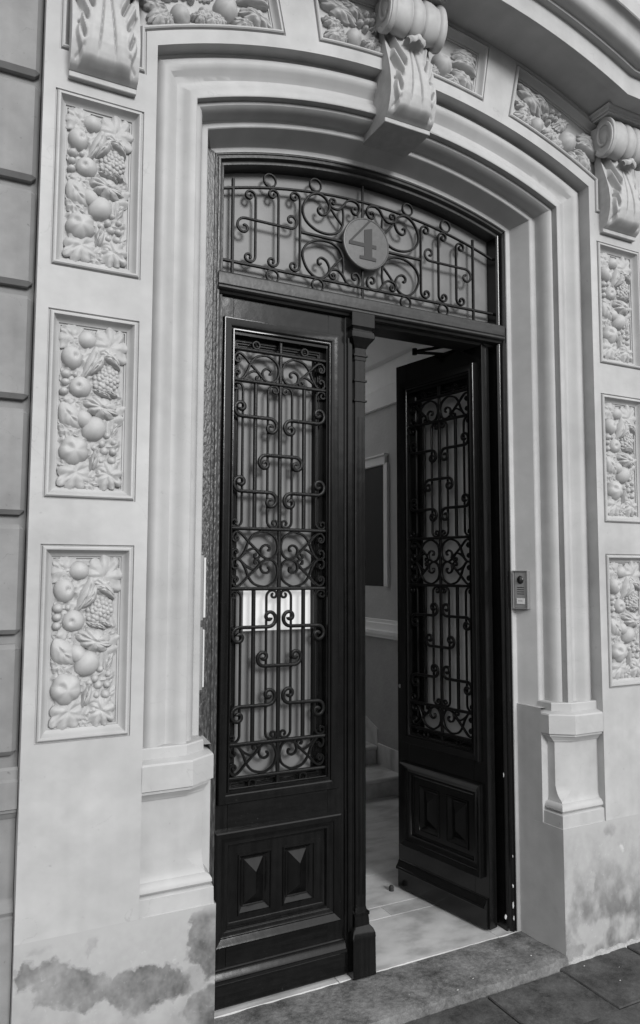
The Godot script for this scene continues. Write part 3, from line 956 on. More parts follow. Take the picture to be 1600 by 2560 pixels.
func carved_panels() -> void:
	var ys := [2.830, 2.110, 1.3815]
	var hh := [0.288, 0.295, 0.2955]
	var t := thing("carved_panel", "carved fruit panel, topmost of the three on the left of the doorway", "carved panel", Vector3(-1.18, ys[0], 0.0), "carved fruit panels in moulded frames")
	var m := MB.new()
	m.frame(rect(-0.1396, -0.288, 0.1396, 0.288), PANEL_PROF)
	put("moulded_frame", m.mesh(30.0), M.plaster, t)
	m = MB.new()
	var fol := FastNoiseLite.new(); fol.seed = 17; fol.frequency = 22.0; fol.fractal_octaves = 2
	var gr := []
	for j in 97:
		var row := PackedVector3Array()
		for i in 41:
			var x := lerpf(-0.0985, 0.0985, i / 40.0)
			var y := lerpf(-0.2475, 0.2475, j / 96.0)
			var e := smoothstep(0.088, 0.076, absf(x) + 0.016 * fol.get_noise_2d(y * 1.5, 4.0)) * smoothstep(0.236, 0.222, absf(y) + 0.016 * fol.get_noise_2d(x * 1.5, 8.0))
			var r := 1.0 - absf(fol.get_noise_2d(x, y)) * 1.9
			row.append(Vector3(x, y, FIELD_Z + e * (0.005 + 0.011 * clampf(r, 0.0, 1.0))))
		gr.append(row)
	m.grid(gr)
	put("panel_ground", m.mesh(60.0), M.carving, t)
	var z := FIELD_Z - 0.002
	# leaves: base, tip, width, height, lobes, curl, bend
	for q in [["leaf", -0.028, 0.180, -0.094, 0.244, 0.092, 0.020, 2, 0.004, 0.0], ["leaf", -0.004, 0.150, 0.092, 0.246, 0.118, 0.026, 2, 0.004, -0.008], ["leaf", -0.034, 0.088, 0.012, 0.200, 0.040, 0.040, 1, 0.0, -0.010], ["leaf", -0.010, 0.098, 0.034, 0.168, 0.032, 0.046, 1, 0.0, -0.006], ["leaf", 0.020, 0.160, 0.086, 0.122, 0.034, 0.040, 1, 0.004, 0.014], ["leaf", 0.012, 0.168, 0.092, 0.162, 0.060, 0.026, 2, 0.0, 0.0],
		["leaf", -0.026, 0.026, 0.080, -0.012, 0.066, 0.042, 2, 0.004, -0.006], ["leaf", -0.006, -0.004, -0.096, 0.026, 0.064, 0.016, 1, 0.0, 0.0], ["leaf", -0.022, -0.066, -0.090, 0.006, 0.066, 0.032, 1, 0.004, 0.008], ["leaf", -0.040, -0.100, -0.096, -0.046, 0.052, 0.020, 2, 0.0, 0.0], ["leaf", 0.030, -0.088, 0.088, 0.030, 0.090, 0.020, 2, 0.0, 0.008], ["leaf", 0.020, -0.036, 0.092, 0.030, 0.050, 0.014, 1, 0.0, 0.0], ["leaf", 0.084, -0.036, 0.060, -0.104, 0.030, 0.024, 1, 0.0, -0.006],
		["leaf", 0.012, -0.176, -0.096, -0.236, 0.104, 0.026, 2, 0.006, -0.006], ["leaf", 0.006, -0.196, 0.092, -0.236, 0.092, 0.026, 2, 0.006, 0.010], ["leaf", -0.030, -0.215, 0.030, -0.250, 0.050, 0.014, 2, 0.0, 0.0], ["leaf", -0.090, -0.205, -0.050, -0.180, 0.050, 0.016, 2, 0.0, 0.0], ["leaf", 0.010, -0.140, 0.090, -0.170, 0.110, 0.010, 3, 0.0, 0.0], ["leaf", -0.095, 0.070, -0.04, 0.090, 0.09, 0.010, 2, 0.0, 0.0]]:
		m = MB.new()
		m.leaf(Vector2(q[1], q[2]), Vector2(q[3], q[4]), q[5], z, q[6], q[7], q[8], q[9])
		carve("leaf", m, t)
	m = MB.new(); m.dome(Vector3(-0.021, 0.211, z), 0.032, 0.030, 0.040, 0.4, 0.0); carve("plum", m, t)
	m = MB.new(); m.dome(Vector3(-0.063, 0.148, z), 0.033, 0.037, 0.046, 0.0, 0.012, 0.25, 0.08); carve("apple", m, t)
	m = MB.new(); m.dome(Vector3(-0.036, 0.060, z), 0.034, 0.036, 0.048, 0.3, 0.011, -0.22, 0.05); carve("apple", m, t)
	m = MB.new(); m.dome(Vector3(0.010, -0.067, z), 0.036, 0.044, 0.050, -0.5, 0.0); carve("pear", m, t)
	m = MB.new(); m.dome(Vector3(-0.020, -0.040, z), 0.028, 0.034, 0.040, 0.6, 0.0); carve("pear_neck", m, t)
	m = MB.new(); m.dome(Vector3(-0.050, -0.139, z), 0.048, 0.048, 0.056, 0.2, 0.014, -0.25, 0.25, 5, 0.10, 30, 9); carve("tomato", m, t)
	# pine cone with scales
	m = MB.new()
	m.dome(Vector3(0.043, 0.092, z), 0.040, 0.050, 0.036, -0.35)
	for i in 9:
		for j in 7:
			var v := Vector2((j - 3.0) * 0.0125 + (0.006 if i % 2 == 1 else 0.0), (i - 4.0) * 0.0115)
			if Vector2(v.x / 0.041, v.y / 0.052).length() > 0.98: continue
			var zz := 0.031 * pow(maxf(0.0, 1.0 - Vector2(v.x / 0.043, v.y / 0.054).length_squared()), 0.45)
			v = v.rotated(-0.35)
			v += Vector2(sin(i * 7.3 + j * 3.1), sin(i * 2.7 + j * 5.9)) * 0.0016
			m.dome(Vector3(0.043 + v.x, 0.092 + v.y, z + zz - 0.003 + 0.002 * sin(i * 4.1 + j * 8.7)), 0.0078 + 0.0014 * sin(i * 3.3 + j * 2.2), 0.009, 0.0075, 0.6, 0, 0, 0, 0, 0, 8, 3)
	put("pine_cone", m.mesh(50.0), M.carving, t)
	for q in [[0.046, 0.040, 0.038], [0.066, 0.048, 0.034], [0.030, 0.046, 0.03]]:
		m = MB.new(); m.leaf(Vector2(q[0] - 0.03, q[1] + 0.012), Vector2(q[0] + 0.018, q[1] - 0.008), 0.018, z, q[2], 1); carve("cone_scale", m, t)
	for q in [[-0.079, 0.099, 0.016], [-0.081, 0.072, 0.014], [-0.082, 0.046, 0.014], [-0.052, 0.101, 0.011], [0.034, -0.111, 0.014], [0.070, -0.104, 0.013], [0.044, -0.134, 0.015], [0.069, -0.134, 0.013], [0.065, -0.163, 0.015], [0.036, -0.163, 0.012], [0.033, -0.203, 0.013], [0.060, -0.198, 0.012], [0.013, -0.126, 0.013], [0.048, -0.086, 0.012]]:
		m = MB.new(); m.dome(Vector3(q[0], q[1], z), q[2], q[2], q[2] * 0.9 + 0.018, 0.0, 0, 0, 0, 0, 0, 14, 6); carve("grape", m, t)
	m = MB.new(); m.dome(Vector3(0.013, -0.166, z), 0.011, 0.034, 0.036, -0.26); carve("pod", m, t)
	m = MB.new(); m.leaf(Vector2(0.02, -0.12), Vector2(-0.004, -0.20), 0.02, z, 0.034, 1); carve("stem", m, t)
	var names := ["topmost", "middle one", "lowest"]
	for s in [-1.0, 1.0]:
		for k in 3:
			if s < 0 and k == 0: continue
			var c := copy_of(t, Vector3(s * 1.18, ys[k], 0.0), "carved fruit panel, %s of the three %s" % [names[k], "on the left of the doorway" if s < 0 else "at the right edge beyond the doorway"])
			if k > 0: c.scale.y = hh[k] / 0.288
			for part in c.get_children():
				if part.name != "moulded_frame" and part.name != "panel_ground":
					part.position = Vector3(rng.randf_range(-0.002, 0.002), rng.randf_range(-0.002, 0.002), rng.randf_range(-0.003, 0.001))
					part.rotation.z = rng.randf_range(-0.02, 0.02)

func frieze_panels() -> void:
	var list := [[-24.0, -11.75, -1, "carved frieze panel with apple and leaves beside the left corbel"], [-8.7, -1.0, 0, "carved frieze panel just left of the keystone corbel"], [1.0, 8.7, 0, "short carved frieze panel half hidden by the keystone corbel on its left"], [11.75, 24.0, 1, "carved frieze panel with two apples beside the right corbel"]]
	for f in list:
		var c := ring_point((f[0] + f[1]) * 0.5, 2.60)
		var t := thing("frieze_panel", f[3], "carved panel", Vector3(c.x, c.y, 0.0), "carved panels of the arched frieze")
		var q := frieze_outline(f[0], f[1], f[2])
		var loc := PackedVector2Array()
		for v in q: loc.append(v - c)
		var m := MB.new()
		m.frame(loc, PANEL_PROF)
		put("moulded_frame", m.mesh(30.0), M.plaster, t)
		m = MB.new(); m.prism(loc, FIELD_Z, FIELD_Z)
		put("panel_ground", m.mesh(), M.plaster, t)
		var z := FIELD_Z - 0.002
		var at := func(deg: float, r: float) -> Vector2: return ring_point(deg, 2.7215 + r) - c
		var a0: float = f[0]
		var a1: float = f[1]
		var half: bool = a0 == 1.0
		if not half:
			for e in [[4.2, -0.003, 0.85, 0.060, 0.062, 0.036, 2, 0.0], [4.9, 0.020, 2.5, 0.058, 0.044, 0.038, 2, -0.006], [2.9, -0.040, 0.9, -0.020, 0.050, 0.030, 2, 0.0], [3.0, -0.055, 0.95, -0.088, 0.056, 0.034, 2, 0.0], [3.0, -0.06, 2.3, -0.108, 0.036, 0.030, 2, 0.0], [5.4, -0.055, 5.1, -0.104, 0.05, 0.036, 2, 0.0], [5.6, -0.060, 6.9, -0.104, 0.06, 0.030, 3, 0.0], [5.6, -0.01, 7.2, 0.05, 0.06, 0.026, 3, 0.0]]:
				m = MB.new(); m.leaf(at.call(a0 + e[0], e[1]), at.call(a0 + e[2], e[3]), e[4], z, e[5], e[6], 0.004, e[7]); carve("leaf", m, t)
			var p: Vector2 = at.call(a0 + 3.75, -0.068)
			m = MB.new(); m.dome(Vector3(p.x, p.y, z), 0.035, 0.038, 0.052, 0.0, 0.006, 0.5, -0.5); carve("apple", m, t)
			for e in [[4.5, 0.003, 0.016], [5.1, 0.046, 0.016], [5.65, 0.023, 0.017], [5.0, -0.013, 0.014], [5.9, 0.052, 0.014], [5.15, 0.018, 0.015], [4.75, -0.074, 0.013], [6.2, 0.01, 0.015]]:
				p = at.call(a0 + e[0], e[1])
				m = MB.new(); m.dome(Vector3(p.x, p.y, z), e[2], e[2], 0.036, 0.5, 0.006, 0.0, 0.0, 5, 0.16, 20, 5); carve("floret", m, t)
			p = at.call(a0 + 5.75, -0.066)
			m = MB.new(); m.dome(Vector3(p.x, p.y, z), 0.030, 0.030, 0.040, 0.2, 0.012, 0.0, 0.0, 5, 0.22, 30, 7); carve("blossom", m, t)
		if half or f[2] != 0:
			for e in [[-3.6, 0.030, -1.1, 0.050, 0.062, 0.030, 2, 0.004], [-3.4, 0.046, -1.0, 0.012, 0.05, 0.034, 2, 0.004], [-3.6, -0.010, -0.9, -0.022, 0.040, 0.044, 1, 0.014], [-4.4, -0.080, -2.5, -0.108, 0.044, 0.036, 2, 0.0], [-3.5, -0.040, -1.0, -0.108, 0.058, 0.038, 2, 0.010], [-4.9, -0.06, -5.9, -0.108, 0.05, 0.03, 2, 0.0]]:
				m = MB.new(); m.leaf(at.call(a1 + e[0], e[1]), at.call(a1 + e[2], e[3]), e[4], z, e[5], e[6], 0.004, e[7]); carve("leaf", m, t)
			var p2: Vector2 = at.call(a1 - 4.6, -0.042)
			m = MB.new(); m.dome(Vector3(p2.x, p2.y, z), 0.047, 0.050, 0.062, 0.2, 0.012, -0.1, 0.45, 5, 0.05, 30, 9); carve("apple", m, t)

# ------------------------------------------------------------------ the hall behind the door
func hall() -> void:
	var fl := put("hall_floor", boxm(Vector3(-1.4, -0.2, -6.0), Vector3(1.5, 0.018, -0.236)), M.grout)
	tag(fl, "pale marble floor of the entrance hall", "", "", "structure")
	var zs := [-0.238, -0.607, -0.71, -1.03, -1.36, -1.70, -2.114]
	for r in 6:
		var n := 3 if r % 2 == 0 else 4
		for c in n:
			var xa := -0.95 + 2.33 * c / n + (0.0 if r % 2 == 0 else 0.0)
			var xb := -0.95 + 2.33 * (c + 1) / n
			if r == 1:
				xa = [-0.95, -0.40, 0.30, 0.90][c]; xb = [-0.40, 0.30, 0.90, 1.38][c]
			put("marble_tile", boxm(Vector3(xa + 0.001, 0.0, zs[r + 1] + 0.001), Vector3(xb - 0.001, 0.034, zs[r] - 0.001), 0.0015), M.marble[(r + c) % 2], fl)
	var w := put("hall_wall", boxm(Vector3(1.364, 0.0, -6.0), Vector3(1.6, 3.7, -0.42)), M.hall)
	tag(w, "grey wall on the far side of the entrance hall", "", "", "structure")
	put("dado", boxm(Vector3(1.352, 0.0, -6.0), Vector3(1.366, 1.10, -0.42)), M.hall_dado, w)
	var m := MB.new()
	var rows := []
	for q in [[1.10, 1.355], [1.10, 1.335], [1.122, 1.332], [1.126, 1.322], [1.150, 1.322], [1.158, 1.334], [1.170, 1.340], [1.205, 1.342], [1.212, 1.350], [1.232, 1.352], [1.236, 1.366]]:
		rows.append(PackedVector3Array([Vector3(q[1], q[0], -6.0), Vector3(q[1], q[0], -0.42)]))
	m.grid(rows)
	put("dado_rail", m.mesh(25.0), M.hall_trim, w)
	m = MB.new()
	rows = []
	for q in [[2.843, 1.366], [2.846, 1.340], [2.99, 1.338], [3.0, 1.352], [3.18, 1.352], [3.19, 1.31], [3.205, 1.30], [3.40, 1.24], [3.55, 1.14], [3.6, 1.14]]:
		rows.append(PackedVector3Array([Vector3(q[1], q[0], -6.0), Vector3(q[1], q[0], -0.42)]))
	m.grid(rows)
	put("wall_cornice", m.mesh(20.0), M.hall_trim, w)
	put("lobby_pier", boxm(Vector3(1.25, 0.0, -1.6), Vector3(1.37, 3.6, -0.42), 0.004), M.hall_trim, w)  # white colour stands in for light falling on this stretch near the door
	# marble skirting that climbs with the stair
	put("skirting_block", boxm(Vector3(1.345, 0.03, -2.46), Vector3(1.366, 0.315, -0.43)), M.marble[0], w)
	m = MB.new()
	m.prism(PackedVector2Array([Vector2(2.46, 0.16), Vector2(2.46, 0.42), Vector2(6.0, 1.70), Vector2(6.0, 0.16)]), 0.0, 0.02)
	m = m.move(Transform3D(Basis(Vector3(0, 0, -1), Vector3(0, 1, 0), Vector3(-1, 0, 0)), Vector3(1.366, 0, 0)))
	put("skirting_slope", m.mesh(10.0), M.marble[1], w)
	# dark doorway with pale trim in that wall
	var d := thing("hall_opening", "dark framed opening in the hall wall seen past the open leaf", "window", Vector3(1.364, 1.482, -2.357))
	put("dark_glass", boxm(Vector3(-0.004, 0.0, -0.80), Vector3(0.03, 0.92, 0.0)), M.black, d)
	put("trim_post", boxm(Vector3(-0.022, 0.0, 0.0), Vector3(0.02, 0.93, 0.055)), M.hall_trim, d)
	put("trim_post", boxm(Vector3(-0.022, 0.0, -0.86), Vector3(0.02, 0.93, -0.80)), M.hall_trim, d)
	put("trim_head", boxm(Vector3(-0.026, 0.92, -0.88), Vector3(0.02, 0.985, 0.03)), M.hall_trim, d)
	put("trim_cap", boxm(Vector3(-0.040, 0.985, -0.89), Vector3(0.02, 1.0, 0.045)), M.hall_trim, d)
	var st := thing("marble_staircase", "pale marble steps rising at the back of the entrance hall", "stairs", Vector3(0.0, 0.034, -2.114))
	for i in 5:
		put("step", boxm(Vector3(-0.9, 0.132 * i - 0.03, -0.352 * i - (0.5 if i < 4 else 3.0)), Vector3(1.343, 0.132 * (i + 1) - 0.030, -0.352 * i)), M.marble[i % 2], st)
		put("tread", boxm(Vector3(-0.9, 0.132 * (i + 1) - 0.030, -0.352 * i - (0.40 if i < 4 else 3.0)), Vector3(1.343, 0.132 * (i + 1), -0.352 * i + 0.018), 0.006), M.marble[(i + 1) % 2], st)
	var l := put("hall_wall_left", boxm(Vector3(-1.2, 0.0, -6.0), Vector3(-0.92, 3.7, -0.42)), M.hall)
	l.name = "hall_side_wall"
	tag(l, "grey near side wall of the entrance hall", "", "", "structure")
	var bk := put("hall_end_wall", boxm(Vector3(-1.2, 0.0, -6.2), Vector3(1.6, 5.2, -6.0)), M.hall)
	tag(bk, "grey end wall of the entrance hall", "", "", "structure")
	var ce := put("hall_ceiling", boxm(Vector3(-1.2, 3.6, -2.9), Vector3(1.6, 3.8, -0.42)), M.hall)  # cut short over the stair; unseen gap shaped to let daylight into the hall
	tag(ce, "plain ceiling of the entrance hall", "", "", "structure")

# ------------------------------------------------------------------ door frame, fanlight and its grille
func door_frame() -> void:
	var t := thing("door_frame", "weathered black wooden door frame with an arched fanlight above", "door frame")
	var prof := [[0.742, -0.243], [0.706, -0.243], [0.703, -0.2475], [0.700, -0.2475], [0.697, -0.243], [0.690, -0.243], [0.686, -0.250], [0.683, -0.258], [0.679, -0.260], [0.672, -0.260], [0.669, -0.264], [0.668, -0.40]]
	for k in [1, 2, 3]:
		var m := MB.new()
		if k == 1: portal(m, [[0.766, -0.2375], [0.716, -0.2375], [0.710, -0.243]] + prof.slice(1), 0.034, k)
		else: portal(m, prof, 0.034, k)
		put("jamb" if k < 3 else "arched_head", m.mesh(30.0), [null, M.worn, M.paint, M.worn_level][k], t)
	# rebate that the leaves close against
	for s in [-1.0, 1.0]:
		put("door_stop", boxm(Vector3(min(s * 0.60, s * 0.70), 0.034, -0.40), Vector3(max(s * 0.60, s * 0.70), 2.70, -0.335)), M.paint, t)
	# the bar between door and fanlight
	var b := MB.new()
	var rows := []
	for q in [[2.640, -0.40], [2.640, -0.290], [2.650, -0.284], [2.652, -0.252], [2.660, -0.246], [2.663, -0.236], [2.669, -0.230], [2.676, -0.231], [2.680, -0.236], [2.684, -0.233], [2.724, -0.232], [2.730, -0.235], [2.733, -0.244], [2.742, -0.258], [2.744, -0.40]]:
		rows.append(PackedVector3Array([Vector3(-0.694, q[0], q[1]), Vector3(0.690, q[0], q[1])]))
	b.grid(rows)
	for s in [0, 1]:
		for i in range(1, rows.size() - 1):
			if s == 1: b.tri(rows[0][1], rows[i][1], rows[i + 1][1])
			else: b.tri(rows[0][0], rows[i + 1][0], rows[i][0])
	put("transom_bar", b.mesh(30.0), M.worn_level, t)
	# pane of the fanlight
	b = MB.new()
	var q := PackedVector2Array([Vector2(-0.668, 2.73), Vector2(0.668, 2.73)])
	var a := arc_of(0.668)
	for i in 25:
		var th := lerpf(asin(0.668 / a.y), -asin(0.668 / a.y), i / 24.0)
		q.append(Vector2(a.y * sin(th), a.x + a.y * cos(th)))
	b.prism(q, -0.335, -0.325)
	put("fanlight_pane", b.mesh(20.0), M.pane, t)
	# grille: local to its own centre
	var g := MB.new()
	var R := 2.216
	var line := PackedVector2Array()
	for i in 25:
		var x := lerpf(-0.64, 0.70, i / 24.0)
		line.append(Vector2(x - 0.034, 0.962 + sqrt(R * R - x * x)))
	g.strap(line, -0.288, 0.010, 0.012)
	var grille := put("fanlight_grille", g.mesh(50.0), M.iron_worn, t)
	var c0 := Vector2(-0.034, 0.0)
	var zi := -0.288
	iron("rail", PackedVector2Array([Vector2(-0.67, 2.80), Vector2(0.665, 2.80)]), zi, 0.0115, 0.013, grille, M.iron_worn)
	iron("bar", PackedVector2Array([Vector2(-0.034, 2.745), Vector2(-0.034, 3.25)]), zi - 0.003, 0.010, 0.010, grille, M.iron_worn)
	for s in [-1.0, 1.0]:
		var fl := Vector2(s, 1.0)
		iron("bar", PackedVector2Array([Vector2(-0.623, 2.745), Vector2(-0.623, 3.135)]), zi, 0.012, 0.013, grille, M.iron_worn, fl, c0)
		for e in [[-0.527, 3.083], [-0.428, 3.110], [-0.332, 3.122]]:
			var mid := Vector2(e[0], 2.96)
			iron("scroll_bar", joined(turtle(mid, 90, [["f", e[1] - 2.96 - 0.004], ["a", 0.025, 0.020, 120.0], ["a", 0.018, 0.005, 330.0]]), turtle(mid, -90, [["f", 0.122], ["a", 0.026, 0.022, -110.0], ["a", 0.018, 0.005, -330.0]])), zi, 0.0095, 0.013, grille, M.iron_worn, fl, c0)
		var h := Vector2(-0.478, 2.984)
		iron("cross_scroll", joined(turtle(h, 180, [["f", 0.095], ["a", 0.034, 0.026, 150.0], ["a", 0.022, 0.006, 260.0]]), turtle(h, 0, [["f", 0.10], ["a", 0.030, 0.024, 150.0], ["a", 0.020, 0.006, 260.0]])), zi + 0.006, 0.010, 0.010, grille, M.iron_worn, fl, c0)
		iron("cross_bar", PackedVector2Array([Vector2(-0.327, 2.982), Vector2(-0.135, 2.982)]), zi, 0.0115, 0.013, grille, M.iron_worn, fl, c0)
		for v in [1.0, -1.0]:
			var fv := Vector2(s, v)
			var cy := Vector2(-0.034, 2.984)
			# big circle ending in an inner curl, the small scrolls between it and the number
			iron("scroll", smooth([-0.201, 0.117, -0.208, 0.122, -0.215, 0.116, -0.214, 0.102, -0.198, 0.092, -0.174, 0.104, -0.162, 0.137, -0.184, 0.171, -0.223, 0.180, -0.264, 0.152, -0.286, 0.099, -0.271, 0.053, -0.223, 0.022, -0.163, 0.017, -0.118, 0.037, -0.098, 0.073], cy), zi, 0.0095, 0.013, grille, M.iron_worn, fv, cy)
			iron("scroll", smooth([-0.144, 0.160, -0.150, 0.156, -0.144, 0.151, -0.136, 0.158, -0.140, 0.170, -0.156, 0.170, -0.163, 0.151, -0.151, 0.135, -0.123, 0.132, -0.100, 0.150, -0.082, 0.176, -0.057, 0.187, -0.026, 0.178, -0.018, 0.152, -0.033, 0.130, -0.052, 0.135, -0.054, 0.151, -0.042, 0.158, -0.037, 0.150], cy), zi + 0.002, 0.0095, 0.013, grille, M.iron_worn, fv, cy)
			iron("scroll", smooth([-0.161, 0.140, -0.130, 0.102, -0.098, 0.069], cy), zi - 0.003, 0.009, 0.011, grille, M.iron_worn, fv, cy)
			iron("scroll", smooth([-0.100, 0.152, -0.095, 0.111, -0.098, 0.073], cy), zi - 0.001, 0.009, 0.011, grille, M.iron_worn, fv, cy)
		for e in [[-0.467, 3.166], [-0.262, 3.198], [-0.452, 2.772], [-0.250, 2.772]]:
			iron("ring", turtle(Vector2(e[0] + 0.026, e[1]), 90, [["a", 0.026, 0.026, 360.0]]), zi, 0.008, 0.012, grille, M.iron_worn, fl, c0)
	# chips of lost paint on the right jamb
	for e in [[0.692, 0.226, 0.008, 0.020], [0.691, 0.150, 0.011, 0.036], [0.693, 0.092, 0.008, 0.022], [0.662, 0.098, 0.012, 0.026], [0.693, 0.352, 0.0035, 0.016], [0.664, 0.70, 0.003, 0.020]]:
		b = MB.new()
		var poly := PackedVector2Array()
		for i in 9:
			var an := TAU * i / 9.0
			poly.append(Vector2(cos(an) * e[2] * rng.randf_range(0.2, 0.6), sin(an) * e[3] * rng.randf_range(0.25, 0.6)))
		b.prism(poly, -0.002, 0.0012)
		put("paint_chip", b.mesh(20.0), M.chip, t, Vector3(e[0], e[1], -0.2425 if e[0] > 0.68 else -0.2595))

# ------------------------------------------------------------------ the two leaves
func leaf_shape(t: Node3D) -> void:
	# local: x from the middle of the leaf, y from the floor, z = 0 the outer face
	var hw := 0.287
	var y0 := 0.043
	var y1 := 2.662
	var back := -0.050
	var by := 0.749    # the opening's outer moulding
	var ty := 2.566
	for s in [-1.0, 1.0]:
		put("stile", boxm(Vector3(min(s * hw, s * 0.205), y0, back), Vector3(max(s * hw, s * 0.205), y1, 0.0), 0.002), M.paint, t)
	put("top_rail", boxm(Vector3(-0.205, 2.506, back), Vector3(0.205, y1, -0.0005), 0.0), M.paint_level, t)
	put("lock_rail", boxm(Vector3(-0.205, 0.60, back), Vector3(0.205, 0.790, -0.0005), 0.0), M.paint_level, t)
	put("bottom_rail", boxm(Vector3(-0.205, y0, back), Vector3(0.205, 0.30, -0.0005), 0.0), M.paint_level, t)
	var m := MB.new()
	m.frame(rect(-0.250, by, 0.250, ty), [[0.0, -0.001], [0.001, 0.014], [0.004, 0.019], [0.010, 0.020], [0.030, 0.013], [0.034, 0.010], [0.035, 0.004], [0.039, 0.003], [0.041, 0.009], [0.045, 0.010], [0.048, 0.006], [0.049, -0.001], [0.051, -0.002], [0.052, -0.045]])
	put("glazing_moulding", m.mesh(30.0), M.worn if false else M.paint, t)
	m = MB.new()
	m.frame(rect(-0.256, 0.255, 0.256, 0.654), [[0.0, -0.001], [0.0, 0.020], [0.004, 0.024], [0.010, 0.021], [0.022, 0.014], [0.026, 0.012], [0.027, 0.006], [0.034, 0.003], [0.042, 0.001], [0.048, -0.004], [0.049, 0.0], [0.053, 0.001], [0.056, -0.004], [0.057, -0.012], [0.064, -0.014], [0.066, -0.016]])
	put("panel_moulding", m.mesh(30.0), M.paint, t)
	# recessed lower panel with two diamond points
	m = MB.new()
	var holes := []
	for s in [-1.0, 1.0]: holes.append(rect(s * 0.09 - 0.068, 0.338, s * 0.09 + 0.068, 0.556))
	for e in [[-0.200, -0.0], [0.0, 0.200]]:
		var xm: float = (e[0] + e[1]) * 0.5 + (-0.01 if e[0] < 0 else 0.01) + (0.02 if e[0] < 0 else -0.02)
		for half in 2:
			var pc := [rect(e[0] if half == 0 else xm, 0.315, xm if half == 0 else e[1], 0.595)]
			for h in holes:
				var nx := []
				for q in pc:
					for r in Geometry2D.clip_polygons(q, h): nx.append(r)
				pc = nx
			for q in pc: m.prism(q, -0.016, -0.016)
	put("panel_board", m.mesh(10.0), M.paint, t)
	for s in [-1.0, 1.0]:
		m = MB.new()
		var cx: float = s * 0.09
		m.frame(rect(cx - 0.068, 0.338, cx + 0.068, 0.556), [[0.0, -0.016], [0.002, -0.010], [0.006, -0.010], [0.008, -0.016], [0.022, -0.030], [0.024, -0.030], [0.030, -0.032]])
		# the point
		var x0: float = cx - 0.040; var x1: float = cx + 0.040
		var ya := 0.366; var yb := 0.531
		var zb := -0.032
		var c := Vector3(cx, yb - 0.044, -0.002); var d := Vector3(cx, ya + 0.044, -0.002)
		m.quad(Vector3(x0, ya, zb), Vector3(x1, ya, zb), d, d); m.quad(Vector3(x1, yb, zb), Vector3(x0, yb, zb), c, c)
		m.quad(Vector3(x0, yb, zb), Vector3(x0, ya, zb), d, c); m.quad(Vector3(x1, ya, zb), Vector3(x1, yb, zb), c, d)
		put("diamond_point", m.mesh(15.0), M.paint, t)
	put("panel_back", boxm(Vector3(-0.21, 0.25, back), Vector3(0.21, 0.62, -0.033), 0.0), M.paint, t)
	# ledge above the kick board
	m = MB.new()
	var rows := []
	for q in [[0.176, -0.001], [0.172, 0.004], [0.171, 0.010], [0.164, 0.012], [0.150, 0.019], [0.146, 0.022], [0.145, 0.026], [0.136, 0.028], [0.133, 0.026], [0.131, 0.012], [0.050, 0.012], [0.044, 0.010], [0.043, -0.001]]:
		rows.append(PackedVector3Array([Vector3(-0.278, q[0], q[1]), Vector3(0.278, q[0], q[1])]))
	m.grid(rows, true)
	for s in [0, 1]:
		for i in range(1, rows.size() - 1):
			if s == 0: m.tri(rows[0][0], rows[i][0], rows[i + 1][0])
			else: m.tri(rows[0][1], rows[i + 1][1], rows[i][1])
	put("kick_board", m.mesh(25.0), M.paint_level, t)
	# casement behind the grille, with its dull pane
	m = MB.new()
	m.frame(rect(-0.212, 0.772, 0.212, 2.520), [[0.0, -0.034], [0.030, -0.034], [0.034, -0.038], [0.038, -0.038], [0.042, -0.046], [0.046, -0.046], [0.050, -0.054], [0.052, -0.062]])
	m.frame(rect(-0.212, 0.772, 0.212, 2.520), [[0.052, -0.070], [0.0, -0.070], [0.0, -0.034]])
	put("casement", m.mesh(25.0), M.paint, t)
	m = MB.new()
	m.box(Vector3(-0.17, 0.812, -0.070), Vector3(0.17, 2.48, -0.062), 0.0)
	put("pane", m.mesh(), M.pane, t)
	# iron grille
	var zg := -0.018
	var g := MB.new()
	g.strap(PackedVector2Array([Vector2(0, 0.786), Vector2(0, 2.506)]), zg, 0.0145, 0.014)
	var gr := put("grille", g.mesh(50.0), M.iron, t)
	for y in [2.455, 2.332, 1.758, 1.529, 0.952, 0.830]:
		iron("rail", PackedVector2Array([Vector2(-0.204, y), Vector2(0.204, y)]), zg + 0.003, 0.0135, 0.014, gr, M.iron)
	for s in [-1.0, 1.0]:
		var fl := Vector2(s, 1.0)
		for e in [[1.758, 2.332], [0.952, 1.529]]:
			iron("bar", PackedVector2Array([Vector2(0.105, e[0]), Vector2(0.105, e[1])]), zg, 0.0145, 0.014, gr, M.iron, fl)
			var ym: float = (e[0] + e[1]) * 0.5
			var ln: float = (e[1] - e[0]) * 0.5 - 0.032
			for k in [[0.052, 1.0], [0.157, -1.0]]:
				var o := Vector2(k[0], ym)
				iron("scroll_bar", joined(turtle(o, 90, [["f", ln], ["a", 0.026, 0.022, 120.0 * k[1]], ["a", 0.015, 0.005, 330.0 * k[1]]]), turtle(o, -90, [["f", ln], ["a", 0.026, 0.022, -120.0 * k[1]], ["a", 0.015, 0.005, -330.0 * k[1]]])), zg, 0.009, 0.011, gr, M.iron, fl)
		# level scrolls: outer end one way, inner end the other
		for e in [[2.192, 1.0], [1.901, 1.0], [1.384, -1.0], [1.090, -1.0]]:
			var o := Vector2(0.105, e[0])
			var v: float = e[1]
			iron("level_scroll", joined(turtle(o, 0, [["f", 0.058], ["a", 0.030, 0.026, 150.0 * v], ["a", 0.020, 0.006, 300.0 * v]]), turtle(o, 180, [["f", 0.058], ["a", 0.032, 0.026, 150.0 * v], ["a", 0.020, 0.006, 300.0 * v]])), zg + 0.008, 0.0135, 0.012, gr, M.iron, fl)
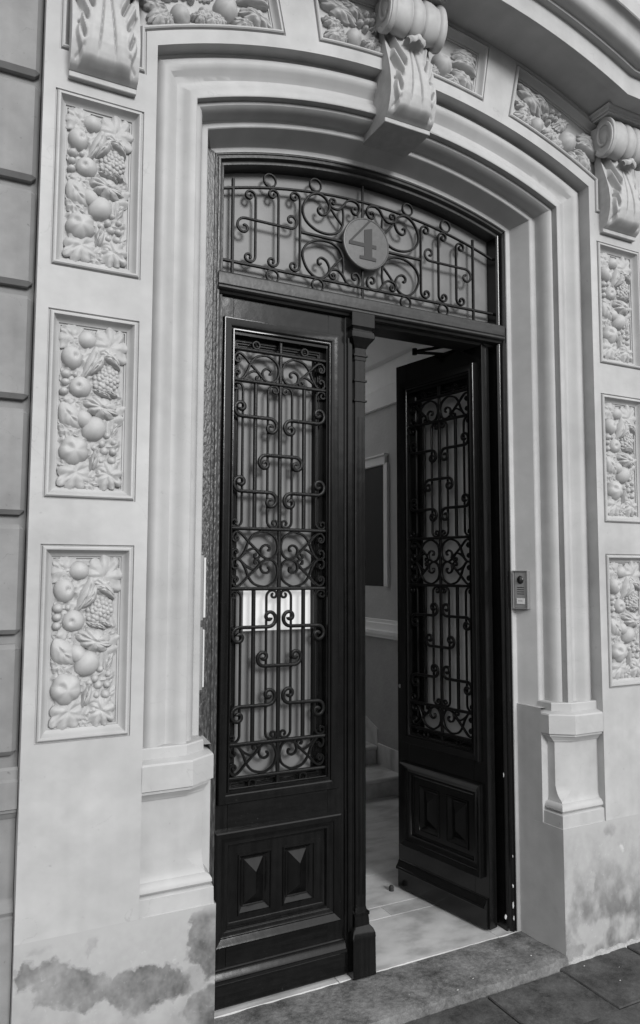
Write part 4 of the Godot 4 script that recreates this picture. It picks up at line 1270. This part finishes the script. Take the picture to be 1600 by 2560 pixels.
		# bands of big scrolls: [foot of the circle, way up]
		for e in [[2.337, 1.0], [1.643, 1.0], [1.643, -1.0], [0.947, -1.0]]:
			var f2 := Vector2(-s, e[1])
			var ab := Vector2(0.0, e[0])
			iron("scroll", smooth([-0.178, 0.073, -0.184, 0.079, -0.177, 0.086, -0.170, 0.077, -0.178, 0.068, -0.191, 0.072, -0.194, 0.088, -0.181, 0.103, -0.160, 0.098, -0.129, 0.067, -0.100, 0.040, -0.074, 0.013, -0.047, 0.001, -0.020, 0.011, -0.007, 0.044, -0.016, 0.081, -0.046, 0.103, -0.071, 0.106, -0.105, 0.095, -0.127, 0.069, -0.141, 0.035, -0.160, 0.006, -0.180, -0.001, -0.194, 0.010, -0.192, 0.030, -0.179, 0.036, -0.172, 0.026, -0.180, 0.020], ab), zg, 0.0095, 0.013, gr, M.iron, f2, ab)
			iron("scroll", smooth([-0.050, 0.034, -0.043, 0.034, -0.042, 0.046, -0.055, 0.054, -0.070, 0.049, -0.078, 0.035, -0.074, 0.016], ab), zg + 0.002, 0.0095, 0.013, gr, M.iron, f2, ab)
			iron("scroll", smooth([-0.160, 0.005, -0.138, 0.026, -0.109, 0.040, -0.087, 0.031, -0.080, 0.014, -0.089, 0.003, -0.101, 0.006, -0.101, 0.017, -0.093, 0.016], ab), zg - 0.002, 0.0095, 0.012, gr, M.iron, f2, ab)
		if s > 0:
			for e in [[2.046, -1.0], [1.236, 1.0]]:
				var o2 := Vector2(0.0, e[0])
				var v2: float = e[1]
				iron("centre_scroll", joined(turtle(o2, 0, [["f", 0.062], ["a", 0.030, 0.024, 150.0 * v2], ["a", 0.018, 0.006, 300.0 * v2]]), turtle(o2, 180, [["f", 0.062], ["a", 0.030, 0.024, -150.0 * v2], ["a", 0.018, 0.006, -300.0 * v2]])), zg + 0.010, 0.0135, 0.012, gr, M.iron)
		for y in [2.479, 0.806]:
			iron("ring", turtle(Vector2(0.105 + 0.014, y), 90, [["a", 0.014, 0.014, 360.0]]), zg, 0.008, 0.012, gr, M.iron, fl)

func doors() -> void:
	var t := thing("door_leaf", "closed left leaf of the black door, with fluted post on its edge", "door", Vector3(-0.4145, 0.0, -0.270))
	leaf_shape(t)
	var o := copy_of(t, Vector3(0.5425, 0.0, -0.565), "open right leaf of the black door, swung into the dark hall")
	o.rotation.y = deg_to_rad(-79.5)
	(o.get_node("pane") as MeshInstance3D).material_override = M.pane_lightened  # colour lightened here because little light reaches the open leaf
	# the meeting post of the closed leaf; local x is from the leaf's middle
	var cx := -0.0690 + 0.4145
	put("meeting_stile", boxm(Vector3(0.279, 0.043, -0.05), Vector3(0.375, 2.655, 0.008), 0.003), M.paint, t)
	var m := MB.new()
	m.frame(rect(0.289, 0.20, 0.310, 2.56), [[0.0, 0.007], [0.0, 0.016], [0.004, 0.019], [0.0105, 0.019]])
	put("stile_bead", m.mesh(25.0), M.paint, t)
	# [y, half width, front]
	var cap := [[2.662, 0.054, 0.050], [2.606, 0.054, 0.050], [2.602, 0.050, 0.046], [2.594, 0.047, 0.043], [2.588, 0.047, 0.043], [2.584, 0.052, 0.048], [2.572, 0.054, 0.050], [2.560, 0.053, 0.049], [2.550, 0.047, 0.043], [2.540, 0.038, 0.034], [2.528, 0.031, 0.027], [2.522, 0.029, 0.025]]
	var shaft := [[2.522, 0.026, 0.022], [2.496, 0.026, 0.022], [2.494, 0.032, 0.028], [2.486, 0.033, 0.029], [2.484, 0.027, 0.023], [2.470, 0.027, 0.023], [2.468, 0.0245, 0.020], [2.388, 0.0245, 0.020], [2.387, 0.030, 0.026], [2.380, 0.030, 0.026], [2.379, 0.0245, 0.020], [2.304, 0.0245, 0.020], [2.303, 0.030, 0.026], [2.296, 0.030, 0.026], [2.295, 0.0235, 0.019], [0.285, 0.0235, 0.019]]
	var base := [[0.285, 0.0235, 0.019], [0.268, 0.026, 0.022], [0.266, 0.034, 0.030], [0.256, 0.034, 0.030], [0.254, 0.030, 0.027], [0.240, 0.032, 0.029], [0.218, 0.033, 0.030], [0.214, 0.036, 0.033], [0.205, 0.044, 0.041], [0.190, 0.050, 0.047], [0.178, 0.051, 0.049], [0.174, 0.050, 0.048], [0.036, 0.051, 0.050]]
	for q in [["post_capital", cap], ["post_shaft", shaft], ["post_base", base]]:
		m = MB.new()
		var rows := []
		for l in q[1]:
			rows.append(PackedVector3Array([Vector3(cx - l[1], l[0], 0.0), Vector3(cx - l[1], l[0], l[2] - 0.003), Vector3(cx - l[1] + 0.003, l[0], l[2]), Vector3(cx + l[1] - 0.003, l[0], l[2]), Vector3(cx + l[1], l[0], l[2] - 0.003), Vector3(cx + l[1], l[0], -0.05)]))
		m.grid(rows, true)
		var a: PackedVector3Array = rows[0]
		m.quad(a[0], a[1], a[4], a[5])
		put(q[0], m.mesh(25.0), M.paint, t)
	for s in [-1.0, 1.0]:
		m = MB.new()
		m.frame(rect(cx + s * 0.010 - 0.0035, 0.33, cx + s * 0.010 + 0.0035, 2.232), [[0.0, 0.0188], [0.0005, 0.0205], [0.0015, 0.0205], [0.002, 0.0188], [0.0035, 0.0145]])
		put("flute", m.mesh(25.0), M.paint, t)
	put("lock_plate", boxm(Vector3(-0.2895, 0.985, -0.038), Vector3(-0.286, 1.075, -0.012), 0.001), M.chrome, o)
	m = MB.new()
	m.cyl(Vector3(-0.266, 1.02, 0.0), Vector3(-0.266, 1.02, 0.005), 0.010, 16)
	put("keyhole_cover", m.mesh(40.0), M.chrome, o)
	# blank white sheet on the closed leaf's pane; no lamp, its glow is added
	var n := put("glowing_sheet", boxm(Vector3(-0.545, 1.366, -0.3312), Vector3(-0.258, 1.530, -0.3302), 0.0), M.glow)
	tag(n, "blank white sheet with an added glow behind the closed leaf's grille", "glowing sheet")
	# closer arm over the open leaf
	var c := thing("door_closer", "thin dark closer arm above the open door leaf", "door closer", Vector3(0.54, 2.67, -0.6))
	m = MB.new(); m.cyl(Vector3(-0.10, 0.0, 0.0), Vector3(0.11, 0.012, 0.02), 0.008, 8)
	put("forearm", m.mesh(40.0), M.iron, c)
	m = MB.new(); m.cyl(Vector3(-0.10, 0.004, 0.0), Vector3(0.02, 0.004, 0.20), 0.008, 8)
	put("main_arm", m.mesh(40.0), M.iron, c)
	m = MB.new(); m.cyl(Vector3(-0.10, -0.012, 0.0), Vector3(-0.10, 0.018, 0.0), 0.013, 12)
	put("elbow", m.mesh(40.0), M.iron, c)

# ------------------------------------------------------------------ threshold, number, intercom, plates
func fittings() -> void:
	# worn stone sill with an uneven front edge
	var m := MB.new()
	var nz := FastNoiseLite.new(); nz.seed = 9; nz.frequency = 6.0; nz.fractal_octaves = 4
	var rows := []
	var nx := 90
	for j in 13:
		var row := PackedVector3Array()
		for i in nx + 1:
			var x := lerpf(-0.752, 0.752, float(i) / nx)
			var e := nz.get_noise_2d(x * 2.0, 0.0) * 0.010
			var f := 0.024 + e - 0.02 * smoothstep(0.60, 0.75, abs(x))
			var z := lerpf(-0.243 + 0.004 * nz.get_noise_2d(x * 2.0, 5.0), f, min(j, 10) / 10.0)
			var y := 0.031 + 0.004 * nz.get_noise_2d(x * 1.5, z * 1.5 + 3.0)
			if j == 10: y -= 0.003 + 0.004 * max(0.0, nz.get_noise_2d(x * 5.0, 11.0))
			if j == 11:
				z += 0.004; y = 0.018
			if j == 12:
				z += 0.007; y = -0.03
			row.append(Vector3(x, y, z))
		rows.append(row)
	m.grid(rows)
	m = m.move(Transform3D(Basis(Vector3(1, 0, 0), Vector3(0, 1, 0), Vector3(0, 0, 1)), Vector3.ZERO))
	var b := MB.new()
	for i in range(0, m.p.size(), 3): b.tri(m.p[i], m.p[i + 2], m.p[i + 1])
	tag(put("threshold_stone", b.mesh(40.0), M.granite), "worn speckled grey stone threshold across the foot of the doorway", "doorstep")
	# dark rubber stop on the marble by the open leaf
	b = MB.new()
	b.cyl(Vector3(0, 0, 0), Vector3(0, 0.018, 0), 0.012, 14)
	b.cyl(Vector3(0, 0.018, 0), Vector3(0, 0.026, 0), 0.012, 14, 0.007)
	var ds := put("door_bumper", b.mesh(30.0), M.rubber, null, Vector3(0.436, 0.034, -0.83))
	tag(ds, "small black rubber door stop on the marble floor by the open leaf", "door stop")
	# house number
	var t := thing("house_number", "round grey number plate 4 in the middle of the fanlight grille", "number plate", Vector3(-0.027, 2.988, -0.279))
	b = MB.new()
	rows = []
	for q in [[0.0, 0.0115], [0.05, 0.0112], [0.100, 0.010], [0.105, 0.010], [0.107, 0.012], [0.111, 0.0115], [0.1135, 0.008], [0.1135, 0.0], [0.10, -0.002], [0.0, -0.002]]:
		var row := PackedVector3Array()
		for i in 49: row.append(Vector3(q[0] * cos(TAU * i / 48.0), q[0] * sin(TAU * i / 48.0), q[1]))
		rows.append(row)
	b.grid(rows, true)
	put("disc", b.mesh(30.0), M.disc, t)
	b = MB.new()
	b.prism(PackedVector2Array([Vector2(-0.012, 0.058), Vector2(0.026, 0.070), Vector2(0.026, -0.001), Vector2(0.047, -0.001), Vector2(0.047, -0.017), Vector2(0.026, -0.017), Vector2(0.026, -0.056), Vector2(0.046, -0.058), Vector2(0.046, -0.071), Vector2(-0.034, -0.071), Vector2(-0.034, -0.058), Vector2(-0.012, -0.056), Vector2(-0.012, -0.017), Vector2(-0.086, -0.017), Vector2(-0.086, -0.004), Vector2(0.012, 0.106), Vector2(0.020, 0.101), Vector2(-0.072, -0.001), Vector2(-0.012, -0.001)]), 0.008, 0.0135)
	put("numeral", b.mesh(20.0), M.numeral, t)
	# intercom on the right splayed reveal
	var ic := thing("intercom", "metal door intercom with camera eye on the right reveal", "intercom", Vector3(0.733, 1.43, -0.235))
	ic.basis = Basis(Vector3(0.408, 0, 0.913), Vector3(0, 1, 0), Vector3(-0.913, 0, 0.408))
	put("housing", boxm(Vector3(-0.006, 0.0, -0.006), Vector3(0.066, 0.172, 0.018), 0.002), M.metal, ic)
	b = MB.new()
	b.frame(rect(-0.006, 0.0, 0.066, 0.172), [[0.0, 0.018], [0.0, 0.026], [0.003, 0.027], [0.005, 0.026], [0.006, 0.0185]])
	put("rim", b.mesh(25.0), M.metal, ic)
	put("face_plate", boxm(Vector3(0.003, 0.006, 0.017), Vector3(0.060, 0.166, 0.0215), 0.001), M.metal, ic)
	b = MB.new(); b.dome(Vector3(0.030, 0.130, 0.0215), 0.016, 0.018, 0.009)
	put("camera_eye", b.mesh(60.0), M.black, ic)
	for i in 4:
		put("speaker_slot", boxm(Vector3(0.014, 0.094 - 0.0095 * i, 0.0205), Vector3(0.048, 0.0975 - 0.0095 * i, 0.0222), 0.0008), M.black, ic)
	put("call_button", boxm(Vector3(0.012, 0.022, 0.021), Vector3(0.050, 0.048, 0.0245), 0.001), M.paper, ic)
	put("button_mark", boxm(Vector3(0.020, 0.0355, 0.0243), Vector3(0.040, 0.0375, 0.0248), 0.0), M.numeral, ic)
	# plates on the left reveal, seen nearly edge on
	for k in 2:
		var y := [1.432, 1.190][k] as float
		var h := [0.212, 0.20][k] as float
		var p := thing("wall_plate", "upper pale plate on the left reveal, seen almost edge on" if k == 0 else "lower pale plate on the left reveal, seen almost edge on", "plate", Vector3(-0.742, y, -0.205), "pale plates on the left reveal")
		put("plate", boxm(Vector3(-0.012, 0.0, -0.03), Vector3(-0.006 + 0.002 * (1 - k), h, 0.030), 0.001), M.paper, p)
		put("backing", boxm(Vector3(-0.025, -0.010, -0.032), Vector3(-0.0125, h + 0.008, 0.028), 0.001), M.metal, p)
